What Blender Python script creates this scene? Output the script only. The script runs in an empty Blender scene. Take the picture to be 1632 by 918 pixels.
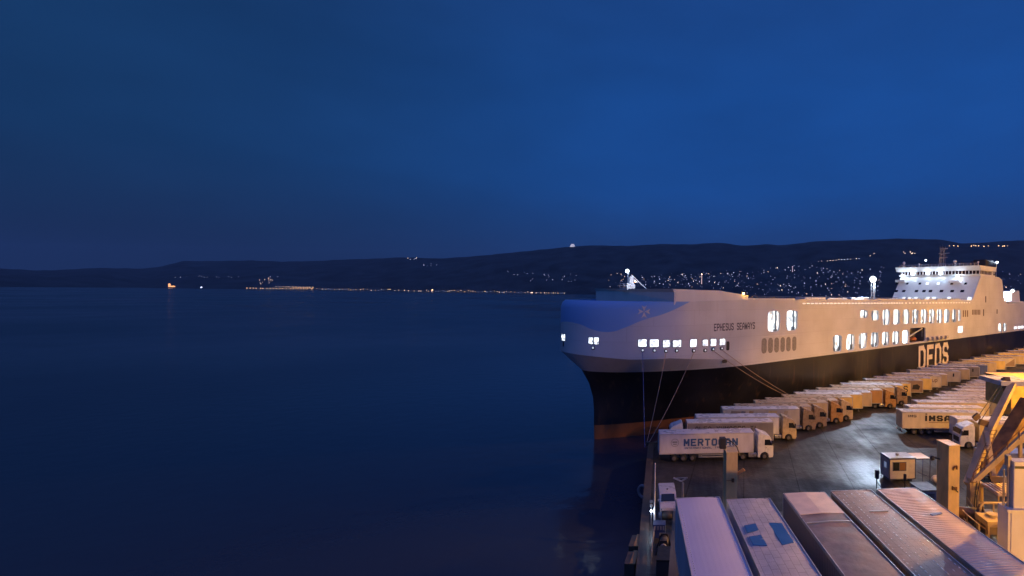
import bpy, bmesh, math, random
from mathutils import Matrix, Vector
random.seed(7)
SC = bpy.context.scene
COL = SC.collection
R = math.radians
# ------------------------------------------------------------------ camera
F, CX, ROLL, CZ = 800.0, 1100.0, .0145, 26.4
CY = 451.5 + ROLL*CX
cam_d = bpy.data.cameras.new('camera'); cam = bpy.data.objects.new('camera', cam_d); COL.objects.link(cam)
cam_d.sensor_width = 36; cam_d.lens = 36*F/1632; cam_d.shift_x = (816-CX)/1632; cam_d.shift_y = (CY-459)/1632
cam_d.clip_start = .5; cam_d.clip_end = 60000
cam.matrix_world = Matrix.Translation((0, 0, CZ)) @ Matrix.Rotation(R(90), 4, 'X') @ Matrix.Rotation(ROLL, 4, 'Z')
SC.camera = cam
# ------------------------------------------------------------------ dusk sky
w = bpy.data.worlds.new("World"); SC.world = w; w.use_nodes = True
nt = w.node_tree; N = nt.nodes; LK = nt.links; N.clear()
def nn(t, **k):
    o = N.new(t)
    for a, b in k.items(): setattr(o, a, b)
    return o
out = nn('ShaderNodeOutputWorld'); bg = nn('ShaderNodeBackground'); bg2 = nn('ShaderNodeBackground'); ad = nn('ShaderNodeAddShader')
sky = nn('ShaderNodeTexSky', sky_type='NISHITA', sun_disc=False, sun_elevation=R(-4), sun_rotation=R(20))
LK.new(sky.outputs[0], bg2.inputs[0]); bg2.inputs[1].default_value = .02
tc = nn('ShaderNodeTexCoord'); sx = nn('ShaderNodeSeparateXYZ'); LK.new(tc.outputs['Generated'], sx.inputs[0])
rp = nn('ShaderNodeValToRGB'); LK.new(sx.outputs[2], rp.inputs[0])
e = rp.color_ramp.elements
e[0].position = 0; e[0].color = (.0085, .0330, .1250, 1); e[1].position = 1; e[1].color = (.09, .13, .48, 1)
for p, c in ((.06, (.0085, .0410, .165, 1)), (.20, (.0075, .070, .300, 1)), (.36, (.0080, .068, .290, 1)), (.52, (.0100, .060, .250, 1)), (.72, (.060, .11, .42, 1))):
    q = e.new(p); q.color = c
az = nn('ShaderNodeMapRange', interpolation_type='SMOOTHSTEP'); LK.new(sx.outputs[0], az.inputs[0])
az.inputs[1].default_value = -.85; az.inputs[2].default_value = .05; az.inputs[3].default_value = .0; az.inputs[4].default_value = 1.0
azc = nn('ShaderNodeMix', data_type='RGBA'); LK.new(az.outputs[0], azc.inputs[0])
azc.inputs[6].default_value = (.80, .55, .415, 1); azc.inputs[7].default_value = (1, 1.02, 1.02, 1)
mp = nn('ShaderNodeMapping'); LK.new(tc.outputs['Generated'], mp.inputs[0]); mp.inputs['Scale'].default_value = (2.2, 2.2, 7)
ns = nn('ShaderNodeTexNoise'); LK.new(mp.outputs[0], ns.inputs[0]); ns.inputs['Scale'].default_value = 1.3; ns.inputs['Detail'].default_value = 6; ns.inputs['Roughness'].default_value = .55
nr = nn('ShaderNodeMapRange'); LK.new(ns.outputs[0], nr.inputs[0]); nr.inputs[1].default_value = .3; nr.inputs[2].default_value = .75; nr.inputs[3].default_value = .88; nr.inputs[4].default_value = 1.12
m1 = nn('ShaderNodeMix', data_type='RGBA', blend_type='MULTIPLY'); m1.inputs[0].default_value = 1; LK.new(rp.outputs[0], m1.inputs[6]); LK.new(azc.outputs[2], m1.inputs[7])
m2 = nn('ShaderNodeVectorMath', operation='SCALE'); LK.new(m1.outputs[2], m2.inputs[0]); LK.new(nr.outputs[0], m2.inputs['Scale'])
bk = nn('ShaderNodeMapRange', interpolation_type='SMOOTHSTEP'); LK.new(sx.outputs[1], bk.inputs[0]); bk.inputs[1].default_value = .25; bk.inputs[2].default_value = -.7; bk.inputs[3].default_value = 1.0; bk.inputs[4].default_value = 1.7
m3 = nn('ShaderNodeVectorMath', operation='SCALE'); LK.new(m2.outputs[0], m3.inputs[0]); LK.new(bk.outputs[0], m3.inputs['Scale'])
LK.new(m3.outputs[0], bg.inputs[0]); bg.inputs[1].default_value = 1.0
LK.new(bg.outputs[0], ad.inputs[0]); LK.new(bg2.outputs[0], ad.inputs[1]); LK.new(ad.outputs[0], out.inputs[0])
vs = SC.view_settings; vs.view_transform = 'Standard'; vs.look = 'None'; vs.gamma = 1; vs.exposure = 0; vs.use_curve_mapping = False
try: SC.cycles.sample_clamp_indirect = 3.0; SC.cycles.max_bounces = 6; SC.cycles.use_light_tree = True; SC.cycles.use_adaptive_sampling = False
except Exception: pass
# ------------------------------------------------------------------ geometry helpers
_c, _s = math.cos(ROLL), math.sin(ROLL)
def ray(px, py):
    x = (px-CX)/F; y = -(py-CY)/F
    return Vector((_c*x-_s*y, 1.0, _s*x+_c*y))
def PZ(px, py, z):
    r = ray(px, py); k = (z-CZ)/r.z; return Vector((r.x*k, k, z))
def PY(px, py, Y):
    r = ray(px, py); return Vector((r.x*Y, Y, CZ+r.z*Y))
def proj(p):
    X, Z = p[0]/p[1], (p[2]-CZ)/p[1]
    return CX+F*(_c*X+_s*Z), CY-F*(-_s*X+_c*Z)
def hz(px): return 451.5+ROLL*px

class MB:
    """collects verts/faces of one mesh"""
    def __init__(s): s.v = []; s.f = []; s.m = []
    def add(s, vs_, fs, mi=0):
        o = len(s.v); s.v += [tuple(v) for v in vs_]; s.f += [[i+o for i in f] for f in fs]; s.m += [mi]*len(fs); return s
    def box(s, a, b, mi=0, M=None):
        (x0, y0, z0), (x1, y1, z1) = a, b
        vs_ = [Vector(p) for p in ((x0,y0,z0),(x1,y0,z0),(x1,y1,z0),(x0,y1,z0),(x0,y0,z1),(x1,y0,z1),(x1,y1,z1),(x0,y1,z1))]
        if M: vs_ = [M @ p for p in vs_]
        return s.add(vs_, [(0,3,2,1),(4,5,6,7),(0,1,5,4),(1,2,6,5),(2,3,7,6),(3,0,4,7)], mi)
    def rbox(s, a, b, r=.04, mi=0, axis='x'):
        """box with chamfered long edges (prism along axis)"""
        (x0, y0, z0), (x1, y1, z1) = a, b
        def ring(u0, u1, v0, v1):
            k = r*.3
            return [(u0+r,v0),(u1-r,v0),(u1-k,v0+k),(u1,v0+r),(u1,v1-r),(u1-k,v1-k),(u1-r,v1),(u0+r,v1),(u0+k,v1-k),(u0,v1-r),(u0,v0+r),(u0+k,v0+k)]
        if axis == 'x': pts = ring(y0, y1, z0, z1); A = [(x0, p, q) for p, q in pts]; B = [(x1, p, q) for p, q in pts]
        elif axis == 'y': pts = ring(x0, x1, z0, z1); A = [(p, y1, q) for p, q in pts]; B = [(p, y0, q) for p, q in pts]
        else: pts = ring(x0, x1, y0, y1); A = [(p, q, z0) for p, q in pts]; B = [(p, q, z1) for p, q in pts]
        n = len(A)
        return s.add(A+B, [tuple(range(n))[::-1], tuple(range(n, 2*n))]+[(i, (i+1) % n, n+(i+1) % n, n+i) for i in range(n)], mi)
    def prism(s, pts, y0, y1, mi=0, axis='y'):
        n = len(pts)
        if axis == 'y': A = [(p, y0, q) for p, q in pts]; B = [(p, y1, q) for p, q in pts]
        elif axis == 'z': A = [(p, q, y0) for p, q in pts]; B = [(p, q, y1) for p, q in pts]
        else: A = [(y0, p, q) for p, q in pts]; B = [(y1, p, q) for p, q in pts]
        return s.add(A+B, [tuple(range(n)), tuple(range(n, 2*n))[::-1]]+[(i, n+i, n+(i+1) % n, (i+1) % n) for i in range(n)], mi)
    def tube(s, p0, p1, r, n=8, r1=None, mi=0):
        p0, p1 = Vector(p0), Vector(p1); d = (p1-p0).normalized()
        u = d.cross(Vector((0, 0, 1)) if abs(d.z) < .9 else Vector((1, 0, 0))).normalized(); v = d.cross(u)
        r1 = r if r1 is None else r1
        A = [p0+(u*math.cos(t)+v*math.sin(t))*r for t in [2*math.pi*i/n for i in range(n)]]
        B = [p1+(u*math.cos(t)+v*math.sin(t))*r1 for t in [2*math.pi*i/n for i in range(n)]]
        return s.add(A+B, [tuple(range(n))[::-1], tuple(range(n, 2*n))]+[(i, (i+1) % n, n+(i+1) % n, n+i) for i in range(n)], mi)
    def path(s, pts, r, n=6, mi=0):
        for a, b in zip(pts, pts[1:]): s.tube(a, b, r, n, mi=mi)
        return s
    def beam(s, p0, p1, wd, ht, mi=0, wd1=None, ht1=None):
        p0, p1 = Vector(p0), Vector(p1); d = (p1-p0).normalized()
        u = d.cross(Vector((0, 0, 1)) if abs(d.z) < .99 else Vector((0, 1, 0))).normalized(); v = u.cross(d)
        wd1 = wd1 or wd; ht1 = ht1 or ht
        P = [p0+u*a*wd/2+v*b*ht/2 for a, b in ((-1,-1),(1,-1),(1,1),(-1,1))]+[p1+u*a*wd1/2+v*b*ht1/2 for a, b in ((-1,-1),(1,-1),(1,1),(-1,1))]
        return s.add(P, [(0,3,2,1),(4,5,6,7),(0,1,5,4),(1,2,6,5),(2,3,7,6),(3,0,4,7)], mi)
    def sphere(s, c, r, n=10, m=6, mi=0, sc=(1, 1, 1)):
        c = Vector(c); V = [c+Vector((0, 0, r*sc[2]))]
        for j in range(1, m):
            a = math.pi*j/m
            for i in range(n):
                t = 2*math.pi*i/n; V.append(c+Vector((r*sc[0]*math.sin(a)*math.cos(t), r*sc[1]*math.sin(a)*math.sin(t), r*sc[2]*math.cos(a))))
        V.append(c-Vector((0, 0, r*sc[2]))); Fs = []
        for i in range(n): Fs.append((0, 1+i, 1+(i+1) % n))
        for j in range(m-2):
            for i in range(n): Fs.append((1+j*n+i, 1+(j+1)*n+i, 1+(j+1)*n+(i+1) % n, 1+j*n+(i+1) % n))
        b = 1+(m-2)*n
        for i in range(n): Fs.append((b+i, len(V)-1, b+(i+1) % n))
        return s.add(V, Fs, mi)
    def mesh(s, name, mats, smooth=False):
        me = bpy.data.meshes.new(name); me.from_pydata(s.v, [], s.f)
        if not isinstance(mats, (list, tuple)): mats = [mats]
        for m in mats: me.materials.append(m)
        for p, i in zip(me.polygons, s.m): p.material_index = i; p.use_smooth = smooth
        me.update()
        bm = bmesh.new(); bm.from_mesh(me); bmesh.ops.recalc_face_normals(bm, faces=bm.faces); bm.to_mesh(me); bm.free()
        return me
    def build(s, name, mats, parent=None, smooth=False):
        return obj(name, s.mesh(name, mats, smooth), parent)
def obj(name, me, parent=None):
    o = bpy.data.objects.new(name, me); COL.objects.link(o)
    if parent: o.parent = parent
    return o
def tag(o, label=None, cat=None, group=None, kind=None):
    for k, v in (('label', label), ('category', cat), ('group', group), ('kind', kind)):
        if v: o[k] = v
    return o
def thing(name, label, cat, loc=(0, 0, 0), rz=0, group=None):
    o = bpy.data.objects.new(name, None); COL.objects.link(o); o.location = loc; o.rotation_euler = (0, 0, rz); o.empty_display_size = .3
    return tag(o, label, cat, group)
def text_mesh(txt, height, width=None, thick=.0, depth=.01, mat=None, name='lettering'):
    cu = bpy.data.curves.new(name, 'FONT'); cu.body = txt; cu.size = 1; cu.extrude = 0; cu.offset = thick; cu.resolution_u = 3
    o = bpy.data.objects.new(name, cu); COL.objects.link(o); bpy.context.view_layer.update()
    dg = bpy.context.evaluated_depsgraph_get(); me = bpy.data.meshes.new_from_object(o.evaluated_get(dg)); bpy.data.objects.remove(o)
    xs = [v.co.x for v in me.vertices]; ys = [v.co.y for v in me.vertices]; x0, x1, y0, y1 = min(xs), max(xs), min(ys), max(ys)
    sy = height/(y1-y0); sxx = width/(x1-x0) if width else sy
    for v in me.vertices: v.co = Vector(((v.co.x-(x0+x1)/2)*sxx, 0, (v.co.y-(y0+y1)/2)*sy))
    bm = bmesh.new(); bm.from_mesh(me)
    g = bmesh.ops.extrude_face_region(bm, geom=bm.faces[:]); bmesh.ops.translate(bm, verts=[q for q in g['geom'] if isinstance(q, bmesh.types.BMVert)], vec=(0, -depth, 0))
    bmesh.ops.recalc_face_normals(bm, faces=bm.faces); bm.to_mesh(me); bm.free()
    me.materials.clear(); me.materials.append(mat); return me
GL_ = {'A': [[(0,0),(0,4),(1.4,6),(2.6,6),(4,4),(4,0)],[(0,2.3),(4,2.3)]], 'C': [[(4,5),(3.2,6),(.8,6),(0,5),(0,1),(.8,0),(3.2,0),(4,1)]], 'D': [[(0,0),(0,6),(2.8,6),(4,4.8),(4,1.2),(2.8,0),(0,0)]], 'E': [[(4,6),(0,6),(0,0),(4,0)],[(0,3.1),(3.2,3.1)]],
 'F': [[(4,6),(0,6),(0,0)],[(0,3),(3.2,3)]], 'G': [[(4,5),(3.2,6),(.8,6),(0,5),(0,1),(.8,0),(4,0),(4,2.6),(2.4,2.6)]], 'H': [[(0,0),(0,6)],[(4,0),(4,6)],[(0,3),(4,3)]], 'I': [[(2,0),(2,6)]], 'J': [[(4,6),(4,1),(3.2,0),(.8,0),(0,1)]], 'L': [[(0,6),(0,0),(4,0)]],
 'M': [[(0,0),(0,6),(2,2.2),(4,6),(4,0)]], 'N': [[(0,0),(0,6),(4,0),(4,6)]], 'O': [[(0,1),(0,5),(.8,6),(3.2,6),(4,5),(4,1),(3.2,0),(.8,0),(0,1)]], 'P': [[(0,0),(0,6),(3.2,6),(4,5.2),(4,3.6),(3.2,2.8),(0,2.8)]], 'R': [[(0,0),(0,6),(3.2,6),(4,5.2),(4,3.8),(3.2,3),(0,3)],[(2,3),(4,0)]],
 'S': [[(4,5),(3.2,6),(.8,6),(0,5),(0,4),(.8,3.2),(3.2,2.8),(4,2),(4,1),(3.2,0),(.8,0),(0,1)]], 'T': [[(0,6),(4,6)],[(2,6),(2,0)]], 'U': [[(0,6),(0,1),(.8,0),(3.2,0),(4,1),(4,6)]], 'W': [[(0,6),(.6,0),(2,4),(3.4,0),(4,6)]], 'Y': [[(0,6),(2,3),(4,6)],[(2,3),(2,0)]], 'K': [[(0,0),(0,6)],[(4,6),(0,2.6)],[(1.4,3.6),(4,0)]],
 'u': [[(0,4),(0,.8),(.8,0),(3.2,0),(4,.8),(4,4)]], 'p': [[(0,-2),(0,4),(3.2,4),(4,3.2),(4,.8),(3.2,0),(0,0)]], ' ': []}
def text_mesh(txt, height, width, thick=.8, depth=.01, mat=None, name='lettering'):
    """block lettering drawn with strokes; thick is the stroke width in grid units (a letter is 4 x 6)"""
    mb = MB(); gap = thick+1.1; wds = [1.0 if c_ == 'I' else 4 for c_ in txt]; tot = sum(wds)+gap*len(txt)-1.1; k = 0; sz = height/(6+thick); sx_ = width/tot
    for i, ch in enumerate(txt):
        ox = sum(wds[:i])+gap*i+thick/2-(1.5 if ch == 'I' else 0)
        for st in GL_[ch]:
            for (x0, y0), (x1, y1) in zip(st, st[1:]):
                L_ = math.hypot(x1-x0, y1-y0); ux, uy = (x1-x0)/L_*thick/2, (y1-y0)/L_*thick/2; k += 1; f = -depth-.0006*(k % 23)
                P = [(x0-ux*.8+uy, y0-uy*.8-ux), (x1+ux*.8+uy, y1+uy*.8-ux), (x1+ux*.8-uy, y1+uy*.8+ux), (x0-ux*.8-uy, y0-uy*.8+ux)]
                P = [((p+ox-tot/2)*sx_, (q-3)*sz) for p, q in P]; mb.add([(p, f, q) for p, q in P]+[(p, 0, q) for p, q in P], [(0, 1, 2, 3), (0, 4, 5, 1), (1, 5, 6, 2), (2, 6, 7, 3), (3, 7, 4, 0)])
    return mb.mesh(name, mat)
# ------------------------------------------------------------------ materials
MC = {}
def pmat(name, col, rough=.5, metal=0, noise=.12, nscale=1.5, spec=.5, bump=0, bscale=20, coat=0, streak=0, coord='Object', plates=None, rust=0):
    if name in MC: return MC[name]
    m = bpy.data.materials.new(name); m.use_nodes = True; t = m.node_tree; b = t.nodes['Principled BSDF']
    b.inputs['Roughness'].default_value = rough; b.inputs['Metallic'].default_value = metal
    b.inputs['Specular IOR Level'].default_value = spec; b.inputs['Coat Weight'].default_value = coat
    tcn = t.nodes.new('ShaderNodeTexCoord'); n1 = t.nodes.new('ShaderNodeTexNoise'); n1.inputs['Scale'].default_value = nscale; n1.inputs['Detail'].default_value = 5
    mpn = t.nodes.new('ShaderNodeMapping'); t.links.new(tcn.outputs[coord], mpn.inputs[0]); t.links.new(mpn.outputs[0], n1.inputs[0])
    if streak: mpn.inputs['Scale'].default_value = (1, 1, streak)
    mr = t.nodes.new('ShaderNodeMapRange'); t.links.new(n1.outputs[0], mr.inputs[0]); mr.inputs[1].default_value = .3; mr.inputs[2].default_value = .7
    mr.inputs[3].default_value = 1-noise*1.6; mr.inputs[4].default_value = 1+noise*.4
    vm = t.nodes.new('ShaderNodeVectorMath'); vm.operation = 'SCALE'; vm.inputs[0].default_value = col; t.links.new(mr.outputs[0], vm.inputs['Scale'])
    t.links.new(vm.outputs[0], b.inputs['Base Color'])
    r2 = t.nodes.new('ShaderNodeMapRange'); t.links.new(n1.outputs[0], r2.inputs[0]); r2.inputs[1].default_value = .3; r2.inputs[2].default_value = .7
    r2.inputs[3].default_value = max(.02, rough-.1); r2.inputs[4].default_value = min(1, rough+.12); t.links.new(r2.outputs[0], b.inputs['Roughness'])
    if bump:
        n2 = t.nodes.new('ShaderNodeTexNoise'); n2.inputs['Scale'].default_value = bscale; t.links.new(tcn.outputs[coord], n2.inputs[0])
        bp = t.nodes.new('ShaderNodeBump'); bp.inputs['Strength'].default_value = bump; bp.inputs['Distance'].default_value = .05; t.links.new(n2.outputs[0], bp.inputs['Height']); t.links.new(bp.outputs[0], b.inputs['Normal'])
    if plates:
        sp_ = t.nodes.new('ShaderNodeSeparateXYZ'); cb = t.nodes.new('ShaderNodeCombineXYZ'); t.links.new(tcn.outputs[coord], sp_.inputs[0]); t.links.new(sp_.outputs[0], cb.inputs[0]); t.links.new(sp_.outputs[2], cb.inputs[1])
        bk_ = t.nodes.new('ShaderNodeTexBrick'); t.links.new(cb.outputs[0], bk_.inputs[0]); bk_.inputs['Scale'].default_value = 1; bk_.inputs['Brick Width'].default_value = plates[0]; bk_.inputs['Row Height'].default_value = plates[1]
        bk_.inputs['Mortar Size'].default_value = .035; bk_.inputs['Mortar Smooth'].default_value = .6; bk_.inputs['Color1'].default_value = (1, 1, 1, 1); bk_.inputs['Color2'].default_value = (.95, .95, .95, 1); bk_.inputs['Mortar'].default_value = (.82, .80, .78, 1)
        mm = t.nodes.new('ShaderNodeMix'); mm.data_type = 'RGBA'; mm.blend_type = 'MULTIPLY'; mm.inputs[0].default_value = 1; t.links.new(vm.outputs[0], mm.inputs[6]); t.links.new(bk_.outputs['Color'], mm.inputs[7])
        last = mm.outputs[2]
        if rust:
            m4 = t.nodes.new('ShaderNodeMapping'); m4.inputs['Scale'].default_value = (1.1, 1.1, .09); t.links.new(tcn.outputs[coord], m4.inputs[0]); n4 = t.nodes.new('ShaderNodeTexNoise'); n4.inputs['Scale'].default_value = 1; n4.inputs['Detail'].default_value = 6; t.links.new(m4.outputs[0], n4.inputs[0])
            r4 = t.nodes.new('ShaderNodeMapRange'); t.links.new(n4.outputs[0], r4.inputs[0]); r4.inputs[1].default_value = .58; r4.inputs[2].default_value = .78; r4.inputs[4].default_value = rust
            m5 = t.nodes.new('ShaderNodeMix'); m5.data_type = 'RGBA'; t.links.new(r4.outputs[0], m5.inputs[0]); t.links.new(last, m5.inputs[6]); m5.inputs[7].default_value = (.22, .12, .06, 1); last = m5.outputs[2]
        t.links.new(last, b.inputs['Base Color'])
    MC[name] = m; return m
def emat(name, col, strength):
    if name in MC: return MC[name]
    m = bpy.data.materials.new(name); m.use_nodes = True; b = m.node_tree.nodes['Principled BSDF']
    b.inputs['Base Color'].default_value = (.8, .8, .8, 1); b.inputs['Emission Color'].default_value = (*col, 1); b.inputs['Emission Strength'].default_value = strength
    MC[name] = m; return m
def tree(m): return m.node_tree, m.node_tree.nodes['Principled BSDF']
def lamp(name, loc, power, col, radius=.4, spot=None, target=None, parent=None, blend=.4):
    L = bpy.data.lights.new(name, 'SPOT' if spot else 'POINT'); L.energy = power; L.color = col; L.shadow_soft_size = radius
    if spot: L.spot_size = R(spot); L.spot_blend = blend
    o = bpy.data.objects.new(name, L); COL.objects.link(o); o.location = loc
    if target is not None: o.rotation_euler = (Vector(target)-Vector(loc)).to_track_quat('-Z', 'Y').to_euler()
    if parent: o.parent = parent
    return o
SODIUM = (1, .45, .035); COOL = (.64, .80, 1)
WHITE = pmat('white_paint', (.74, .74, .73), .42, noise=.06, nscale=.4, streak=.25)
DARK = pmat('dark_metal', (.03, .03, .035), .5)
GREYM = pmat('grey_metal', (.28, .29, .31), .45, noise=.2)
RUBBER = pmat('rubber', (.02, .02, .02), .8)
RIM = pmat('wheel_rim', (.14, .13, .13), .45, metal=.3)
GLASS = pmat('dark_glass', (.012, .014, .02), .08, noise=0)
CONC = pmat('concrete', (.24, .23, .22), .7, noise=.3, nscale=.8, bump=.2)
LIT = emat('lit_window', (.82, .9, 1), 1.6)
LITW = emat('lit_window_warm', (1, .72, .4), 1.5)
BULB = emat('flood_bulb', (.8, .9, 1), 7)
BULBO = emat('sodium_bulb', (1, .5, .14), 10)
# ------------------------------------------------------------------ water, quay, hills
mw = bpy.data.materials.new('sea_water'); mw.use_nodes = True; t, b = tree(mw)
b.inputs['Base Color'].default_value = (.030, .038, .060, 1); b.inputs['Roughness'].default_value = .16; b.inputs['IOR'].default_value = 1.33
tcn = t.nodes.new('ShaderNodeTexCoord'); n1 = t.nodes.new('ShaderNodeTexNoise'); n1.inputs['Scale'].default_value = .35; n1.inputs['Detail'].default_value = 4
t.links.new(tcn.outputs['Object'], n1.inputs[0]); bp = t.nodes.new('ShaderNodeBump'); bp.inputs['Strength'].default_value = .22; bp.inputs['Distance'].default_value = .35
t.links.new(n1.outputs[0], bp.inputs['Height']); t.links.new(bp.outputs[0], b.inputs['Normal'])
n2 = t.nodes.new('ShaderNodeTexNoise'); n2.inputs['Scale'].default_value = .006; n2.inputs['Detail'].default_value = 3; t.links.new(tcn.outputs['Object'], n2.inputs[0])
mr = t.nodes.new('ShaderNodeMapRange'); mr.inputs[1].default_value = .35; mr.inputs[2].default_value = .65; mr.inputs[3].default_value = .12; mr.inputs[4].default_value = .27
t.links.new(n2.outputs[0], mr.inputs[0]); t.links.new(mr.outputs[0], b.inputs['Roughness'])
o = MB().add([(-24000, -600, 0), (24000, -600, 0), (24000, 16000, 0), (-24000, 16000, 0)], [(0, 1, 2, 3)]).build('water', mw); tag(o, 'calm dark sea under the dusk sky', None, None, 'structure')

# ship frame
HB = 13.0; BEAM = 26.0
_r = ray(1992, hz(1992)); D = Vector((_r.x, _r.y)).normalized(); NV = Vector((-D.y, D.x))
_S = PZ(947, 700, 0); BASE = Vector((_S.x, _S.y))-NV*HB
SHIPROT = math.atan2(D.y, D.x)
def W(s, t_, z): p = BASE+D*s+NV*t_; return Vector((p.x, p.y, z))
def ST(p): q = Vector((p[0], p[1]))-BASE; return q.dot(D), q.dot(NV)
def SZ(px, py, t_=0):
    r = ray(px, py); k = (BASE.dot(NV)+t_)/(r.x*NV.x+r.y*NV.y); s, _ = ST((r.x*k, k)); return s, CZ+r.z*k

mq = bpy.data.materials.new('wet_asphalt'); mq.use_nodes = True; t, b = tree(mq)
tcn = t.nodes.new('ShaderNodeTexCoord'); mpq = t.nodes.new('ShaderNodeMapping'); t.links.new(tcn.outputs['Object'], mpq.inputs[0]); mpq.inputs['Rotation'].default_value = (0, 0, R(6.4))
na = t.nodes.new('ShaderNodeTexNoise'); na.inputs['Scale'].default_value = .11; na.inputs['Detail'].default_value = 7; na.inputs['Roughness'].default_value = .6; t.links.new(mpq.outputs[0], na.inputs[0])
br = t.nodes.new('ShaderNodeTexBrick'); t.links.new(mpq.outputs[0], br.inputs[0]); br.inputs['Scale'].default_value = 1; br.inputs['Brick Width'].default_value = 6.8; br.inputs['Row Height'].default_value = 14
br.offset = 0; br.inputs['Mortar Size'].default_value = .07; br.inputs['Color1'].default_value = (1, 1, 1, 1); br.inputs['Color2'].default_value = (.82, .82, .82, 1); br.inputs['Mortar'].default_value = (.42, .42, .42, 1)
c1 = t.nodes.new('ShaderNodeMapRange'); t.links.new(na.outputs[0], c1.inputs[0]); c1.inputs[1].default_value = .3; c1.inputs[2].default_value = .7; c1.inputs[3].default_value = .018; c1.inputs[4].default_value = .05
vm = t.nodes.new('ShaderNodeVectorMath'); vm.operation = 'SCALE'; t.links.new(br.outputs['Color'], vm.inputs[0]); t.links.new(c1.outputs[0], vm.inputs['Scale']); t.links.new(vm.outputs[0], b.inputs['Base Color'])
rr = t.nodes.new('ShaderNodeMapRange'); t.links.new(na.outputs[0], rr.inputs[0]); rr.inputs[1].default_value = .35; rr.inputs[2].default_value = .62; rr.inputs[3].default_value = .36; rr.inputs[4].default_value = .68; t.links.new(rr.outputs[0], b.inputs['Roughness'])
nb = t.nodes.new('ShaderNodeTexNoise'); nb.inputs['Scale'].default_value = 2.2; nb.inputs['Detail'].default_value = 6; t.links.new(mpq.outputs[0], nb.inputs[0])
bp = t.nodes.new('ShaderNodeBump'); bp.inputs['Strength'].default_value = .8; bp.inputs['Distance'].default_value = .06; t.links.new(nb.outputs[0], bp.inputs['Height']); t.links.new(bp.outputs[0], b.inputs['Normal'])
sq = t.nodes.new('ShaderNodeMapRange'); t.links.new(na.outputs[0], sq.inputs[0]); sq.inputs[1].default_value = .36; sq.inputs[2].default_value = .60; sq.inputs[3].default_value = .95; sq.inputs[4].default_value = .22
ms_ = t.nodes.new('ShaderNodeMapping'); ms_.inputs['Scale'].default_value = (.9, .05, 1); ms_.inputs['Rotation'].default_value = (0, 0, R(6.4)); t.links.new(tcn.outputs['Object'], ms_.inputs[0])
n5 = t.nodes.new('ShaderNodeTexNoise'); n5.inputs['Scale'].default_value = 1; n5.inputs['Detail'].default_value = 6; n5.inputs['Roughness'].default_value = .65; t.links.new(ms_.outputs[0], n5.inputs[0])
r5 = t.nodes.new('ShaderNodeMapRange'); t.links.new(n5.outputs[0], r5.inputs[0]); r5.inputs[1].default_value = .36; r5.inputs[2].default_value = .62; r5.inputs[3].default_value = .45; r5.inputs[4].default_value = 1.25
s5 = t.nodes.new('ShaderNodeMath'); s5.operation = 'MULTIPLY'; t.links.new(sq.outputs[0], s5.inputs[0]); t.links.new(r5.outputs[0], s5.inputs[1])
sm = t.nodes.new('ShaderNodeMath'); sm.operation = 'MULTIPLY'; t.links.new(s5.outputs[0], sm.inputs[0]); t.links.new(br.outputs['Color'], sm.inputs[1]); t.links.new(sm.outputs[0], b.inputs['Specular IOR Level'])
QT = -1.8
q1 = W(.85, QT, 0); q2 = W(600, QT, 0)
qpts = [(-4.26, 42.3), (-2.2, 2), (-2.0, -40), (520, -40), (640, 400), (q2.x, q2.y), (q1.x, q1.y)]
tag(MB().prism(qpts, -6, 2.5, axis='z').build('quay', mq), 'wet asphalt quay beside the moored ship', None, None, 'structure')
# coping along the quay edge
COP = pmat('coping_stone', (.11, .08, .06), .5, noise=.35, nscale=1.2)
mb = MB()
def strip(a, c, wd, z0, z1, side=1):
    a, c = Vector(a[:2]), Vector(c[:2]); dd = (c-a).normalized(); nn_ = Vector((dd.y, -dd.x))*side
    P = [a, c, c+nn_*wd, a+nn_*wd]; mb.prism([(p.x, p.y) for p in P], z0, z1, axis='z')
strip(q1, W(320, QT, 0), .8, 2.5, 2.62); strip((-4.26, 42.3), q1, .9, 2.5, 2.62); strip((-2.2, 2), (-4.26, 42.3), .9, 2.5, 2.62)
tag(mb.build('quay_kerb', COP), 'stone coping along the quay edge', None, None, 'structure')

# hills
RID = [(-900,432),(-300,430),(0,428),(60,431),(100,430),(150,427),(230,428),(260,424),(290,416),(340,416),(400,415),(450,417),(500,416),(540,414),(600,412),(640,410),(700,412),(760,408),(800,404),(850,399),(900,394),(940,391),(1000,392),(1050,389),(1100,389.5),(1145,386.5),(1185,392),(1220,389),(1245,391),(1300,384.5),(1400,381.5),(1430,380),(1500,382),(1530,388),(1560,387),(1600,384),(1632,383),(1800,380),(2400,384)]
def interp(T, x):
    if x <= T[0][0]: return T[0][1]
    for (a, c), (a2, c2) in zip(T, T[1:]):
        if x <= a2: return c+(c2-c)*(x-a)/(a2-a)
    return T[-1][1]
def hn(x, f, seed):
    return math.sin(x*f+seed)*.5+math.sin(x*f*2.3+seed*1.7)*.3+math.sin(x*f*5.1+seed*2.9)*.2
SHY = [(-900, 461), (0, 457.3), (230, 458.6), (560, 463.2), (900, 468.6), (1632, 480), (2400, 491)]
def T(px, k):
    ys = .001*0+CZ*F/(interp(SHY, px)-hz(px)); yr = ys+2600
    Y = ys+k*2600 if k <= 1 else yr+(k-1)*2600
    ridge = CZ+(hz(px)-interp(RID, px)+hn(px, .19, 1)*.45)/F*yr
    kk = min(k, 1); g = kk*(1.15-.15*kk) if k <= 1 else 1-(k-1)*.6
    g *= 1+.22*math.sin(math.pi*kk)*hn(px, .021, 3+kk*2)*(1-kk)
    z = ridge*max(g, 0)+ (hn(px*1.0+k*700, .08, 5)*10*math.sin(math.pi*kk) if k < 1 else 0)
    r = ray(px, hz(px)); return Vector((r.x*Y, Y, max(z, .5+4*k) if k > 0 else .5))
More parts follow.
